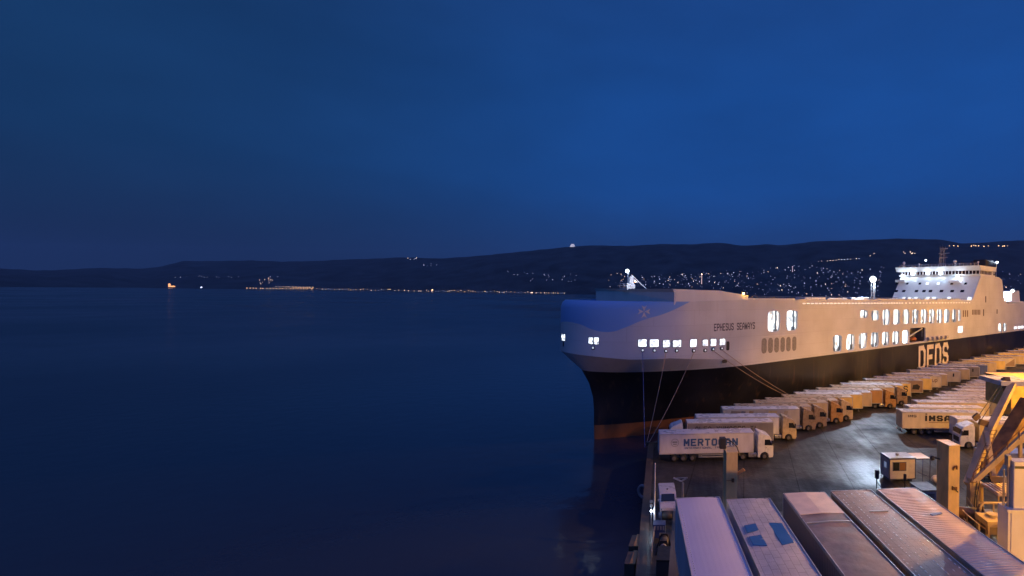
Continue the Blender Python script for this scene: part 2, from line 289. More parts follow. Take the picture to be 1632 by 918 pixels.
mb = MB(); PXS = list(range(-900, 2401, 10)); KS = [0, .004, .03, .08, .15, .22, .3, .38, .46, .54, .62, .7, .78, .85, .91, .96, 1, 1.1, 1.3, 1.6, 2]
vs_ = [T(px, k) for k in KS for px in PXS]; nx = len(PXS)
for i, v in enumerate(vs_):
    if i < nx: v.z = -1
mb.add(vs_, [(j*nx+i, j*nx+i+1, (j+1)*nx+i+1, (j+1)*nx+i) for j in range(len(KS)-1) for i in range(nx-1)])
mh = pmat('wooded_hillside', (.06, .065, .06), .95, noise=.5, nscale=.0045, spec=.1)
tag(mb.build('hills', mh, smooth=True), 'long dark ridge of wooded hills across the bay', None, None, 'structure')
def on_hill(px, py):
    best = None
    for i in range(101):
        p = T(px, i/100); q = proj(p); dd = abs(q[1]-py)
        if best is None or dd < best[0]: best = (dd, p)
    return best[1]
# ================================================================== the cargo ship
ship = thing('cargo_ship', 'long black and white car and truck ferry moored along the quay with lit windows', 'ship', (BASE.x, BASE.y, 0), SHIPROT)
S_END = 236.0
HULLB = pmat('hull_navy', (.018, .018, .024), .38, noise=.5, nscale=.12, bump=.15, bscale=.35, plates=(7.5, 2.4), rust=.35)
BOOT = pmat('boot_topping', (.30, .115, .045), .6, noise=.35, nscale=.25, streak=.3)
HULLW = pmat('hull_white', (.68, .68, .69), .45, noise=.12, nscale=.12, bump=.06, bscale=.5, plates=(8, 2.6), rust=.16)
def bh(s, s0, L, p):
    u = min(max((s-s0)/L, 0), 1); return HB*(1-(1-u)**p)**(1/p)
def outline(s0, L, p, stations):
    near = [(s0+(e_-s0)*g, HB-bh(s0+(e_-s0)*g, s0, L, p)) for g, e_ in stations]
    far = [(s, BEAM-t_) for s, t_ in near[1:]]
    return near[::-1]+far
def loft(levels, stations, name, mats, zf=None, closed_end=True, parent=ship, smooth=True):
    mb = MB(); n = None
    for z, s0, L, p in levels:
        ol = outline(s0, L, p, stations); n = len(ol)
        mb.v += [(s, t_, z if not callable(z) else z(s)) for s, t_ in ol]
    for j in range(len(levels)-1):
        for i in range(n-1): mb.f.append([j*n+i, j*n+i+1, (j+1)*n+i+1, (j+1)*n+i]); mb.m.append(0)
        if closed_end: mb.f.append([j*n+n-1, j*n, (j+1)*n, (j+1)*n+n-1]); mb.m.append(0)
    return mb.build(name, mats, parent, smooth)
long_st = [((i/70)**2.1, S_END) for i in range(71)]
ZB = 12.55
def zk(s): return 15.9-.6*min(max((s+5.6)/6, 0), 1)-(2.5*min(max((s-7)/29, 0), 1) if s > 7 else 0)
loft([(-1.5, .3, 64, 1.25), (0, 0, 62, 1.28), (2.55, -.1, 58, 1.33)], long_st, 'boot_top', BOOT)
loft([(2.55, -.1, 58, 1.33), (5, -.1, 52, 1.42), (7.5, -.3, 45, 1.5), (10, -1.0, 38, 1.62), (ZB, -2.3, 31, 1.8)], long_st, 'hull', HULLB)
loft([(ZB, -2.35, 31, 1.8), (zk, -5.6, 17, 2.0)], long_st, 'bow_flare', HULLW)
# painted upper bow: white with a blue crescent
mbow = pmat('bow_paint', (.68, .68, .69), .42, noise=.1, nscale=.12, plates=(8, 2.6), rust=.12); t, b = tree(mbow)
tcn = t.nodes.new('ShaderNodeTexCoord'); sp = t.nodes.new('ShaderNodeSeparateXYZ'); t.links.new(tcn.outputs['Object'], sp.inputs[0])
mrs = t.nodes.new('ShaderNodeMapRange'); t.links.new(sp.outputs[0], mrs.inputs[0]); mrs.inputs[1].default_value = -6; mrs.inputs[2].default_value = 12
fc = t.nodes.new('ShaderNodeFloatCurve'); t.links.new(mrs.outputs[0], fc.inputs[1]); cv = fc.mapping.curves[0]
LENS = [(-6, 21.4), (-5, 20.9), (-4, 20.15), (-3, 19.85), (-1.8, 19.9), (-.4, 20.5), (2.5, 21.9), (5.4, 22.75), (10.5, 24.75), (12, 25.4)]
pts_ = [((s+6)/18, (z-18)/8) for s, z in LENS]
cv.points[0].location = pts_[0]; cv.points[1].location = pts_[-1]
for q in pts_[1:-1]: cv.points.new(*q)
fc.mapping.update()
zc = t.nodes.new('ShaderNodeMath'); zc.operation = 'MULTIPLY_ADD'; t.links.new(fc.outputs[0], zc.inputs[0]); zc.inputs[1].default_value = 8; zc.inputs[2].default_value = 18
gt = t.nodes.new('ShaderNodeMath'); gt.operation = 'GREATER_THAN'; t.links.new(sp.outputs[2], gt.inputs[0]); t.links.new(zc.outputs[0], gt.inputs[1])
src = b.inputs['Base Color'].links[0].from_socket; mx = t.nodes.new('ShaderNodeMix'); mx.data_type = 'RGBA'
t.links.new(gt.outputs[0], mx.inputs[0]); t.links.new(src, mx.inputs[6]); mx.inputs[7].default_value = (.24, .44, .76, 1); t.links.new(mx.outputs[2], b.inputs['Base Color'])
bow_st = [((i/24)**1.9, 12.0) for i in range(25)]
loft([(lambda s: zk(s)-.003, -5.6, 17, 2.0), (21.35, -5.6, 17, 2.0), (23.6, -5.6, 17, 2.0), (24.5, -5.3, 17, 2.0), (24.95, -4.7, 16.6, 2.0)], bow_st, 'bow_plating', mbow, closed_end=False)
# rub rail along the knuckle of the bow
mb = MB(); ol = outline(-5.75, 17, 2.0, bow_st)
# ---- near side plate with real openings
def rrect(s0, z0, s1, z1, r):
    r = min(r, (s1-s0)*.48, (z1-z0)*.48); P = []
    for cx_, cz_, a0 in ((s1-r, z1-r, 0), (s0+r, z1-r, 90), (s0+r, z0+r, 180), (s1-r, z0+r, 270)):
        for k in range(5): a = R(a0+k*22.5); P.append((cx_+r*math.cos(a), cz_+r*math.sin(a)))
    return P
def pxrect(x0, y0, x1, y1):
    xm = (x0+x1)/2; s0, _ = SZ(x0, (y0+y1)/2); s1, _ = SZ(x1, (y0+y1)/2); zt = SZ(xm, y0)[1]; zb_ = SZ(xm, y1)[1]; return s0, zb_, s1, zt
BIG = [(1224,495.8,1243,528.5), (1253.3,495,1270.9,526.5)]
UP = [(1370.3,494.7,1383,506.7), (1389,494.7,1401,511), (1406.8,493.6,1418,517.8), (1423.4,493.6,1434,516.8), (1439,493.5,1449,516.3), (1454,493.3,1463.4,516), (1467.8,493.2,1477,515.6), (1481,493.2,1489.7,515.3), (1493,493.2,1501.5,515), (1505,493.3,1513,514.4), (1517,493.3,1524,513.6), (1527.4,493.4,1531,512)]
LO = [(1327.6,534.4,1341.5,561.3), (1349.3,532.8,1362,558.6), (1369,531,1381.4,555.6), (1388.3,529.8,1400,553), (1406,529,1416.7,550.6), (1422.7,527.7,1432.7,549.6), (1438,526.4,1448,548)]
REC = (1450,522.4,1475,545.6)
AFT = [(1591,515.5,1596.7,530.4), (1598.5,515,1604,529.4)]
holes = [(pxrect(*q), .9) for q in BIG]+[(pxrect(*q), .85) for q in UP]+[(pxrect(*q), .85) for q in LO]+[(pxrect(*REC), .5)]+[(pxrect(*q), .9) for q in AFT]
ZT = 25.35
cu = bpy.data.curves.new('plate', 'CURVE'); cu.dimensions = '2D'; cu.fill_mode = 'BOTH'; cu.extrude = .2
def spl(P):
    s_ = cu.splines.new('POLY'); s_.points.add(len(P)-1)
    for q, (x, y) in zip(s_.points, P): q.co = (x, y, 0, 1)
    s_.use_cyclic_u = True
spl([(12, zk(12)), (20, zk(20)), (28, zk(28)), (36, zk(36)), (S_END, ZB+.2), (S_END, 21), (214, 21.3), (207, 24.6), (190, 24.2), (183, 24.2), (179, ZT), (27, ZT), (12, 24.97)])
for (s0, z0, s1, z1), r in holes: spl(rrect(s0, max(z0, ZB+.5), s1, z1, r))
co = bpy.data.objects.new('plate', cu); COL.objects.link(co); bpy.context.view_layer.update()
me = bpy.data.meshes.new_from_object(co.evaluated_get(bpy.context.evaluated_depsgraph_get())); bpy.data.objects.remove(co)
for v in me.vertices: v.co = Vector((v.co.x, .2-v.co.z, v.co.y))
me.materials.clear(); me.materials.append(HULLW); bm = bmesh.new(); bm.from_mesh(me); bmesh.ops.recalc_face_normals(bm, faces=bm.faces); bm.to_mesh(me); bm.free()
obj('side_plating', me, ship)
# far side, decks, transom
mb = MB(); mb.box((12, BEAM-.4, ZB), (S_END, BEAM, ZT)); mb.build('far_side_plating', HULLW, ship)
DECKM = pmat('deck_paint', (.10, .14, .13), .55, noise=.3, nscale=.3)
mb = MB(); mb.box((8, .45, 24.3), (S_END-2, BEAM-.45, 24.5))
ol = outline(-4.4, 15.4, 2.0, [((i/14)**1.8, 11.0) for i in range(15)]); mb.prism([(a, 13+(q-13)*.95) for a, q in ol], 24.2, 24.45, axis='z')
mb.build('weather_deck', DECKM, ship)
mb = MB(); mb.box((S_END-.4, .4, ZB), (S_END, BEAM-.4, 21)); mb.build('transom', HULLW, ship)
# breakwater
BWX = 7.6
mb = MB(); mb.box((BWX, .35, 24.4), (BWX+.25, BEAM-.35, 26.75)); mb.add([(BWX-.45, .3, 27.1), (BWX-.45, BEAM-.3, 27.1), (BWX+.3, BEAM-.3, 27.1), (BWX+.3, .3, 27.1), (BWX-.02, .3, 26.6), (BWX-.02, BEAM-.3, 26.6), (BWX+.3, BEAM-.3, 26.6), (BWX+.3, .3, 26.6)], [(0,1,2,3),(4,7,6,5),(0,4,5,1),(2,6,7,3),(0,3,7,4),(1,5,6,2)])
mb.build('breakwater', WHITE, ship)
mb = MB()
for tt in (.35, BEAM-.6): mb.prism([(BWX+.3, 24.4), (BWX+.3, 27.08), (18.5, 27.0), (26.5, 26.15), (26.5, 24.4)], tt, tt+.25)
mb.box((BWX+.3, .6, 26.6), (18.4, BEAM-.6, 26.8)); mb.build('breakwater_side', WHITE, ship)
# glowing back walls stand in for lamps on the garage decks behind the openings
def lit_panel_mat():
    m = emat('garage_glow', (.90, .96, 1), 1.35); t, b = tree(m)
    tcn = t.nodes.new('ShaderNodeTexCoord'); mpn = t.nodes.new('ShaderNodeMapping'); mpn.inputs['Scale'].default_value = (.9, 1, .8); vo = t.nodes.new('ShaderNodeTexVoronoi'); vo.inputs['Scale'].default_value = 1.0
    t.links.new(tcn.outputs['Object'], mpn.inputs[0]); t.links.new(mpn.outputs[0], vo.inputs[0])
    mr = t.nodes.new('ShaderNodeMapRange'); t.links.new(vo.outputs['Color'], mr.inputs[0]); mr.inputs[1].default_value = .25; mr.inputs[2].default_value = .5; mr.inputs[3].default_value = .28; mr.inputs[4].default_value = 1.9
    t.links.new(mr.outputs[0], b.inputs['Emission Strength']); return m
GL = lit_panel_mat(); INT = pmat('garage_paint', (.22, .24, .27), .6)
def garage(name, s0, s1, z0, z1, n):
    s1 += 7
    g = MB().box((s0, 2.4, z0), (s1, 2.5, z1)).build(name, GL, ship)
    mb = MB(); mb.box((s0, .45, z0-.1), (s1, 2.5, z0)); mb.box((s0, .45, z1), (s1, 2.5, z1+.1)); mb.build('deck_slab', INT, g)
    for i in range(n):
        x = s0+(s1-s0)*(i+.5+random.uniform(-.3, .3))/n; mb = MB(); mb.box((x, 1.9, z0), (x+.18, 2.3, z1)); mb.box((x-.5, 2.0, z0), (x+.5, 2.3, z0+random.uniform(.5, 1.3))); mb.build('web_frame', INT, g)
b0 = pxrect(*BIG[0]); b1 = pxrect(*BIG[1]); garage('garage_bay', b0[0]-1, b1[2]+1, b0[1]-.3, b0[3]+.4, 5)
u0 = pxrect(*UP[0]); u1 = pxrect(*UP[-1]); garage('garage_bay', u0[0]-1, u1[2]+1, min(pxrect(*q)[1] for q in UP)-.3, u0[3]+.5, 24)
l0 = pxrect(*LO[0]); l1 = pxrect(*LO[-1]); garage('garage_bay', l0[0]-1, l1[2]+.6-7, l0[1]-.1, l0[3]+.5, 15)
a0 = pxrect(*AFT[0]); a1 = pxrect(*AFT[-1]); garage('garage_bay', a0[0]-1, a1[2]+1, ZB+.3, a0[3]+.4, 2)
# rescue boat recess with its davit
r0, rz0, r1, rz1 = pxrect(*REC); rz0 = max(rz0, ZB+.5)
mb = MB(); mb.box((r0-.5, 2.9, rz0-.5), (r1+.5, 3, rz1+.4)); mb.box((r0-.2, .45, rz0-.3), (r1+.2, 3, rz0-.1)); MB().box((r0-.4, .45, rz0-.3), (r0-.25, 2.9, rz1)).build('glow_bulkhead', GL, ship); mb.box((r1+.2, .45, rz0-.3), (r1+.4, 2.9, rz1))  # fore wall glows by itself in place of light falling on it
rec = mb.build('boat_recess', pmat('recess_paint', (.10, .08, .08), .6), ship)
mb = MB(); mb.tube((r0+1, 1.4, rz0), (r0+1.3, 1.2, rz0+1.4), .28); mb.beam((r0+1.3, 1.2, rz0+1.4), (r1-.8, .7, rz1-.4), .3, .3); mb.tube((r1-.8, .7, rz1-.4), (r1-.8, .7, rz0+1.3), .04, 5); mb.build('davit_crane', WHITE, rec)
mb = MB(); mb.sphere(((r0+r1)/2+.4, 1.5, rz0+.7), 1, 10, 6, sc=(1.7, .8, .6)); mb.build('rescue_boat', pmat('rescue_orange', (.6, .16, .03), .5), rec, True)
s0, zz0, s1, zz1 = pxrect(1477, 533.5, 1507.5, 541.5)
cr = MB().box((s0, -.35, zz0-.1), (s1, -.003, zz0)).build('raft_shelf', GREYM, ship)
for i in range(5):
    x = s0+.6+(s1-s0-1.2)*i/4; mb = MB(); mb.tube((x-.75, -.38, zz0+.62), (x+.75, -.38, zz0+.62), .5, 12); mb.build('life_raft', pmat('raft_white', (.6, .55, .45), .5), cr)
# ordinary lit windows and blind panels on the flat side
def side_panel(name, rc, mat, r=.3, y0=-.03, parent=ship, frame=None):
    s0, z0, s1, z1 = rc; P = rrect(s0, z0, s1, z1, r); mb = MB(); mb.prism(P, y0, -.002)
    o = mb.build(name, mat, parent)
    if frame: MB().prism(rrect(s0-.12, z0-.12, s1+.12, z1+.12, r+.1), -.02, -.001).build('frame', frame, o)
    return o
FR = pmat('window_frame', (.2, .2, .22), .5)
for q in [(1526.7,520,1533.8,530), (1616,520.4,1620,524.4), (1622,519.8,1626,523.8), (1627,519.3,1631,523.3)]: side_panel('window', pxrect(*q), LIT, .15, -.05, frame=FR)
VENT = pmat('vent_louvre', (.30, .29, .29), .6, noise=.3, nscale=3)
for i, (x0, x1) in enumerate([(1213.7,1221.8),(1224,1231.7),(1234,1241.3),(1243.9,1250.7),(1253,1259.9),(1262.6,1269)]):
    rc = pxrect(x0, 539-.55*i, x1, 563.4-.85*i); v = side_panel('ventilation_louvre', rc, VENT, .7)
    mb = MB()
    for k in range(9): z = rc[1]+.5+(rc[3]-rc[1]-1)*k/8; mb.box((rc[0]+.25, -.06, z), (rc[2]-.25, -.031, z+.08))
    mb.build('slat', GREYM, v)
rc = pxrect(1212, 535, 1270, 536); MB().box((rc[0], -.12, rc[3]-.05), (rc[2], -.003, rc[3]+.05)).build('rubbing_strip', WHITE, ship)
VD = pmat('vent_dark', (.20, .15, .12), .7)
for x in (1535.5, 1538.7, 1541.9): side_panel('vent_slot', pxrect(x-.9, 494.5, x+.9, 505), VD, .1)
for i in range(6): side_panel('vent_slot', pxrect(1549.3+i*2.3, 493.6, 1550.7+i*2.3, 501.6), VD, .1)
for x, y0, y1 in ((1567.5, 493, 503.5), (1589, 493, 500), (1571, 472, 482)): side_panel('vent_slot', pxrect(x-.7, y0, x+.7, y1), DARK, .1)
side_panel('anchor_recess', pxrect(1150.5, 573, 1159, 578.5), DARK, .4, -.02)
# dashed lights under the top rail
RL = emat('rail_light', (1, .86, .72), .9)
s = 44.0
while s < 142: MB().box((s, -.10, 24.42), (s+.85, -.003, 24.62)).build('rail_light', RL, ship); s += 1.55 if s < 90 else 2.3
mb = MB(); mb.box((28, -.06, 25.36), (143, .30, 25.46)); mb.build('top_rail', WHITE, ship)
mb = MB(); 
for i in range(58): mb.tube((28+i*2, .5, 25.4), (28+i*2, .5, 26.0), .03, 4)
mb.tube((28, .5, 26.0), (143, .5, 26.0), .04, 4); mb.build('railing', GREYM, ship)
# lashed trailers just showing over the rail of the weather deck
for i in range(9):
    x = 46+i*10.4+random.uniform(-1, 1); MB().box((x, 1.4, 24.6), (x+8.5, 3.8, 25.75+random.uniform(-.1, .15))).build('deck_trailer', WHITE, ship)
# bow mooring deck windows and fairleads
def bow_frame(px, py):
    best = None
    for i in range(801):
        u = i/800; s = -5.6+17*u; t_ = HB-bh(s, -5.6, 17, 2); p = W(s, t_, 20); q = proj(p)
        if p.x*0 == 0 and (best is None or abs(q[0]-px) < best[0]): best = (abs(q[0]-px), s, t_, p.y)
    for i in range(400):
        u = i/800; s = -5.6+17*u; t_ = HB+bh(s, -5.6, 17, 2); p = W(s, t_, 20); q = proj(p)
        if px < 903 and abs(q[0]-px) < best[0]-.3: best = (abs(q[0]-px), s, t_, p.y)
    _, s, t_, Y = best; z = CZ+ray(px, py).z*Y
    if px > 1099: s, z = SZ(px, py); t_ = 0
    if t_ <= HB: a = bh(s-.05, -5.6, 17, 2); c = bh(s+.05, -5.6, 17, 2); tg = Vector((.1, -(c-a), 0)).normalized()
    else: a = bh(s-.05, -5.6, 17, 2); c = bh(s+.05, -5.6, 17, 2); tg = Vector((-.1, -(c-a), 0)).normalized()
    if s > 11.4: tg = Vector((1, 0, 0))
    nrm = Vector((tg.y, -tg.x, 0))
    return Vector((s, t_, z)), tg, nrm, Y
def bow_panel(name, x0, y0, x1, y1, mat, thick=.06, r=.12, frame=True, inner=False):
    c, tg, nrm, Y = bow_frame((x0+x1)/2, (y0+y1)/2)
    wpx = abs(proj(W(*(c+tg*.5)))[0]-proj(W(*(c-tg*.5)))[0]); wd = (x1-x0)/wpx; ht = (y1-y0)*Y/F
    M = Matrix((tg, nrm, Vector((0, 0, 1)))).transposed().to_4x4(); M.translation = c
    def mk(nm, ex, y_a, y_b, mt, par):
        mb = MB(); P = rrect(-wd/2-ex, -ht/2-ex, wd/2+ex, ht/2+ex, r+ex); mb.prism(P, y_a, y_b); mb.v = [tuple(M @ Vector(v)) for v in mb.v]; return mb.build(nm, mt, par)
    o = mk(name, 0, -.02, thick, mat, ship)
    if frame: mk('frame', .1, -.03, thick-.02, FR, o)
    return o, M, wd, ht
WINM = emat('mooring_deck_light', (.82, .92, 1), 1.0); t, b = tree(WINM)
tcn = t.nodes.new('ShaderNodeTexCoord'); vo = t.nodes.new('ShaderNodeTexVoronoi'); vo.inputs['Scale'].default_value = 2.6; t.links.new(tcn.outputs['Object'], vo.inputs[0])
mr = t.nodes.new('ShaderNodeMapRange'); t.links.new(vo.outputs['Color'], mr.inputs[0]); mr.inputs[1].default_value = .2; mr.inputs[2].default_value = .6; mr.inputs[3].default_value = .3; mr.inputs[4].default_value = 2.0; t.links.new(mr.outputs[0], b.inputs['Emission Strength'])
for q in [(895.5,532.5,898,542.5),(898.8,532.8,901.2,543),(938.4,537.4,945,548),(947,537.8,954.4,548.5),(1017.4,541,1030.6,552.4),(1036,541.2,1049.7,552.8),(1057,541.8,1068,553),(1072.8,542,1085.5,553),(1100,541,1110,552.8),(1120,541.5,1127.8,551.8),(1132.4,540,1141,551.2),(1147,539.8,1155.5,550)]:
    bow_panel('mooring_window', *q, WINM)
for x, y in [(946,554.3),(1024.5,558.2),(1043.3,558.6),(1061.6,559.4),(1078.6,558.8),(1105.3,558.9),(1123.6,558.4),(1136.3,556.6),(1150,555.2)]:
    o, M, wd, ht = bow_panel('fairlead', x-2.6, y-2.9, x+2.6, y+2.9, DARK, .12, .25, False)
    mb = MB(); mb.prism(rrect(-.16, -.14, .16, .18, .1), .10, .17); mb.v = [tuple(M @ Vector(v)) for v in mb.v]; mb.build('roller', emat('roller_glow', (.8, .9, 1), .55), o)  # light is put into the rollers, which glow without a lamp
bow_panel('vent_slot', 1157.5, 543.5, 1162.3, 559, DARK, .05, .3, False)
bow_panel('vent_slot', 897.5, 545, 898.7, 552, DARK, .05, .05, False)
# emblem: eight pointed cross on the blue crescent
c, tg, nrm, Y = bow_frame(1026, 496.5)
M = Matrix((tg, nrm, Vector((0, 0, 1)))).transposed().to_4x4(); M.translation = c
mb = MB()
for k in range(4):
    a = k*math.pi/2; pts = [(.08, 0), (.98, .42), (.72, 0), (.98, -.42)]
    P = [(x*math.cos(a)-y*math.sin(a), x*math.sin(a)+y*math.cos(a)) for x, y in pts]; mb.prism([(x*1.05, y*1.05) for x, y in P], .03, .07)
mb.v = [tuple(M @ Vector(v)) for v in mb.v]; mb.build('cross_emblem', WHITE, ship)
# lettering
TXT = pmat('dark_lettering', (.03, .025, .05), .5, noise=0)
sA, _ = SZ(1138, 521); sB, _ = SZ(1203, 520); zc_ = (SZ(1170, 515.2)[1]+SZ(1170, 525.6)[1])/2
o = obj('name_lettering', text_mesh('EPHESUS SEAWAYS', 1.35, sB-sA, 1.0, .02, TXT), ship); o.location = ((sA+sB)/2, -.005, zc_)
sA, _ = SZ(1464, 560); sB, _ = SZ(1511.5, 560); zt = SZ(1487, 549)[1]
o = obj('company_lettering', text_mesh('DFDS', 7.6, sB-sA, 1.35, .03, pmat('cream_lettering', (.80, .72, .58), .5, noise=.03)), ship); o.location = ((sA+sB)/2, -.01, zt-3.7)
# bridge deckhouse with raked front
SF, ZF0, ZF1, RK = 144.0, 24.5, 34.4, .86
def fx(z): return SF+(z-ZF0)*RK
TB = 29.5
mb = MB(); mb.prism([(SF, ZF0), (fx(ZF1), ZF1), (172, ZF1), (176.0, 33.6), (179, ZF0)], .41, TB); dh = mb.build('deckhouse', WHITE, ship)
mb = MB(); z0, z1, z2, z3 = 34.42, 34.9, 36.3, 38.0
a = fx(ZF1)-.4
mb.prism([(a, z0), (a-.5, z1), (168, z1), (168, z0)], .1, TB+.6); mb.prism([(a-.5, z2), (a-1.6, z3), (168, z3), (168, z2)], -.3, TB+1.6); mb.prism([(a+.3, z1), (a+.2, z2), (167, z2), (167, z1)], .5, TB)
br_ = mb.build('bridge', WHITE, ship)
mb = MB(); GB = MB()
for i in range(25):
    y0 = .2+i*(TB+.3)/25; mb.box((a-.35, y0, z1), (a-.05, y0+.18, z2)); GB.box((a-.05, y0+.18, z1+.08), (a+.0, y0+(TB+.3)/25, z2-.08))
for i in range(8): x = a+i*1.5; mb.box((x, .1, z1), (x+.16, .3, z2)); GB.box((x+.16, .22, z1+.08), (x+1.5, .28, z2-.08))
mb.build('window_mullion', WHITE, br_); GB.build('bridge_window', pmat('bridge_glass', (.05, .03, .035), .15, noise=.4, nscale=.6), br_)
def on_front(px, py):
    lo, hi = 100., 300.
    for _ in range(50):
        Y = (lo+hi)/2; p = PY(px, py, Y); s, t_ = ST(p)
        if s-fx(p.z) > 0: hi = Y
        else: lo = Y
    return Vector((s, t_, p.z))
ang = math.atan2(1, RK)
def front_panel(nm, px, py, wd, ht, mt):
    c = on_front(px, py); u = Vector((RK, 0, 1)).normalized(); mb = MB(); n_ = Vector((-1, 0, RK)).normalized()
    P = [c+Vector((0, y, 0))+u*z+n_*k for k in (-.05, .06) for y, z in ((-wd/2, -ht/2), (wd/2, -ht/2), (wd/2, ht/2), (-wd/2, ht/2))]
    mb.add(P, [(0,3,2,1),(4,5,6,7),(0,1,5,4),(1,2,6,5),(2,3,7,6),(3,0,4,7)]); return mb.build(nm, mt, dh)
for px, m in [(1429.5, 1),(1446,1),(1466,1),(1478,2),(1495.5,2),(1517,1),(1539,1)]: front_panel('window', px, 452, .9, 1.0, GLASS if m == 1 else LIT)
for px in (1428.5, 1440.5, 1460.6, 1472.6, 1483, 1500.5, 1517.5, 1533.6): front_panel('window', px, 464, 1.25, 1.1, GLASS)
for i, px in enumerate((1440, 1449, 1459, 1478, 1488, 1512, 1545)): front_panel('window', px, 476.2, 1.2, 1.5, LIT)
for x0, y0, x1, y1 in ((1564.5, 449.5, 1567.5, 457), (1558.5, 462.5, 1564, 469.5)):
    rc = pxrect(x0, y0, x1, y1); MB().prism(rrect(*rc, .1), .35, .40).build('window', LIT, dh)
for k in range(3): rc = pxrect(1551.5+k*3.1, 474.5, 1554.2+k*3.1, 481); MB().prism(rrect(*rc, .1), .34, .40).build('window', LIT, dh)
# side wall continuation flush with the hull
mb = MB(); mb.prism([(SF+.3, ZT), (fx(ZF1), ZF1-.01), (171.8, ZF1-.01), (175.8, 33.5), (179, ZT)], .002, .40); 
mb.build('deckhouse_side', HULLW, ship)
# floodlights on the bridge front
FIX = pmat('lamp_housing', (.12, .12, .13), .5)
def flood(pos, rad, power, tgt=None, par=ship, mat=BULB, col=COOL, spot=None, nm='floodlight'):
    mb = MB(); mb.sphere(pos, rad, 12, 8); o = mb.build(nm, mat, par, True)
    mb = MB(); p = Vector(pos); mb.box(p+Vector((rad*.9, -rad, -rad*.6)), p+Vector((rad*1.5, rad, rad*1.1))); mb.build('housing', FIX, o)
    wp = W(*pos)+Vector((0, 0, -rad*.2)); n_ = W(pos[0]-rad*1.6, pos[1], pos[2])
    lamp('flood_lamp', n_, power, col, .5, spot, tgt)
    return o
FL = []
for px, py, rd in ((1440, 440, .66), (1458, 436, .9), (1482, 435.5, .82), (1502, 435.5, .82), (1528, 441, .7)):
    c = on_front(px, py); c.x -= 1.0; FL.append(c); flood(c, rd, 450)
for px, py in ((1437, 449.5), (1523, 450.5)):
    c = on_front(px, py); mb = MB(); mb.box((c.x-1.6, c.y-1.9, c.z-.12), (c.x+.6, c.y+1.9, c.z)); mb.box((c.x-1.6, c.y-1.9, c.z), (c.x-1.5, c.y+1.9, c.z+.9)); mb.build('lookout_platform', WHITE, dh)
lamp('bridge_front_fill', W(133, 14, 28), 2900, COOL, .4); lamp('bridge_front_fill', W(134, 24, 28), 1400, COOL, .4)  # added unseen fill lights that brighten the bridge front
# roof gear
mb = MB()
for i in range(24): y = .4+i*1.27; mb.tube((a-1, y, 38), (a-1, y, 38.9), .035, 4)
mb.tube((a-1, .4, 38.9), (a-1, .4+23*1.27, 38.9), .04, 4); mb.tube((a-1, .4, 38.5), (a-1, .4+23*1.27, 38.5), .03, 4); mb.build('railing', WHITE, br_)
cxm = on_front(1497, 440).y; xm = a+3
mb = MB()
for dx, dy in ((-.9, -.9), (.9, -.9), (.9, .9), (-.9, .9)): mb.tube((xm+dx, cxm+dy, 38), (xm+dx*.5, cxm+dy*.5, 45.4), .11, 6)
for z in (39.5, 41.2, 42.8, 44.2): q = .9-.055*(z-38); mb.box((xm-q, cxm-q, z), (xm+q, cxm+q, z+.1))
for z, wd in ((43.2, 3.4), (41.6, 2.2), (45, 1.9)): mb.box((xm-.1, cxm-wd/2-1, z), (xm+.1, cxm+wd/2, z+.22))
for y, z in ((-1.2, 46.2), (0, 46.8), (.9, 46.4)): mb.tube((xm, cxm+y, 44.5), (xm, cxm+y, z), .06, 5)
mb.build('radar_mast', GREYM, br_)
mb = MB()
for px, h in ((1438, 1.6), (1462, .9), (1519, 1.5), (1556, 1.0)):
    y = on_front(px, 440).y; mb.tube((a+2, y, 38), (a+2, y, 38+h), .12, 6); mb.sphere((a+2, y, 38+h+.4), .62 if h > 1.4 else .35, 10, 7)
mb.build('satellite_dome', WHITE, br_, True)
c = on_front(1494, 412); flood((a-.5, c.y+1.5, 40.6), .33, 150)
for k, tg in ((2, (10, 70, 2)),): lamp('bridge_flood_beam', W(FL[k].x-1.2, FL[k].y, FL[k].z), 230000, COOL, .6, 40, tg)
# funnel
mb = MB(); mb.rbox((163, 1.2, 34.4), (173.5, 7.5, 40.3), .8, axis='z'); mb.rbox((164, 2, 40.3), (172.5, 6.7, 40.9), .5, axis='z'); fu = mb.build('funnel', pmat('funnel_black', (.012, .016, .03), .45), ship)
o = obj('funnel_lettering', text_mesh('DFDS', 1.9, 3.9, 1.0, .03, WHITE), fu); o.location = (169.4, 1.19, 36.6)
mb = MB(); mb.tube((173.9, 1.6, 34), (173.9, 1.6, 40.2), .16); mb.build('lamp_post', WHITE, ship); flood((173.6, 1.2, 40.3), .42, 300)
# aft section
mb = MB(); mb.prism([(187, 24.25), (186, 25.0), (206, 25.0), (207, 24.25)], .5, 9); mb.build('aft_platform', WHITE, ship)
mb = MB(); mb.prism([(193, 24.5), (193.5, 29.2), (203.5, 29.6), (205, 24.5)], 1.5, 6); mb.build('winch_house', WHITE, ship)
flood((192.6, 1.0, 29.4), .62, 1500)
lamp('deck_lamp', W(191, 4, 27), 1500, COOL, .3)
# ship's side lamp post near the breakwater
mb = MB(); mb.tube((25.6, .9, 24.4), (25.6, .9, 26.4), .09); mb.tube((27.3, .9, 24.6), (25.8, .9, 26.3), .04, 5); mb.box((25.2, .7, 26.1), (26, 1.1, 26.2)); mb.build('lamp_post', GREYM, ship)
mb = MB(); mb.sphere((25.6, .8, 26.5), .24, 10, 7); mb.build('deck_light', BULBO, ship, True); lamp('deck_light_lamp', W(25.6, .3, 26.9), 900, SODIUM, .2)
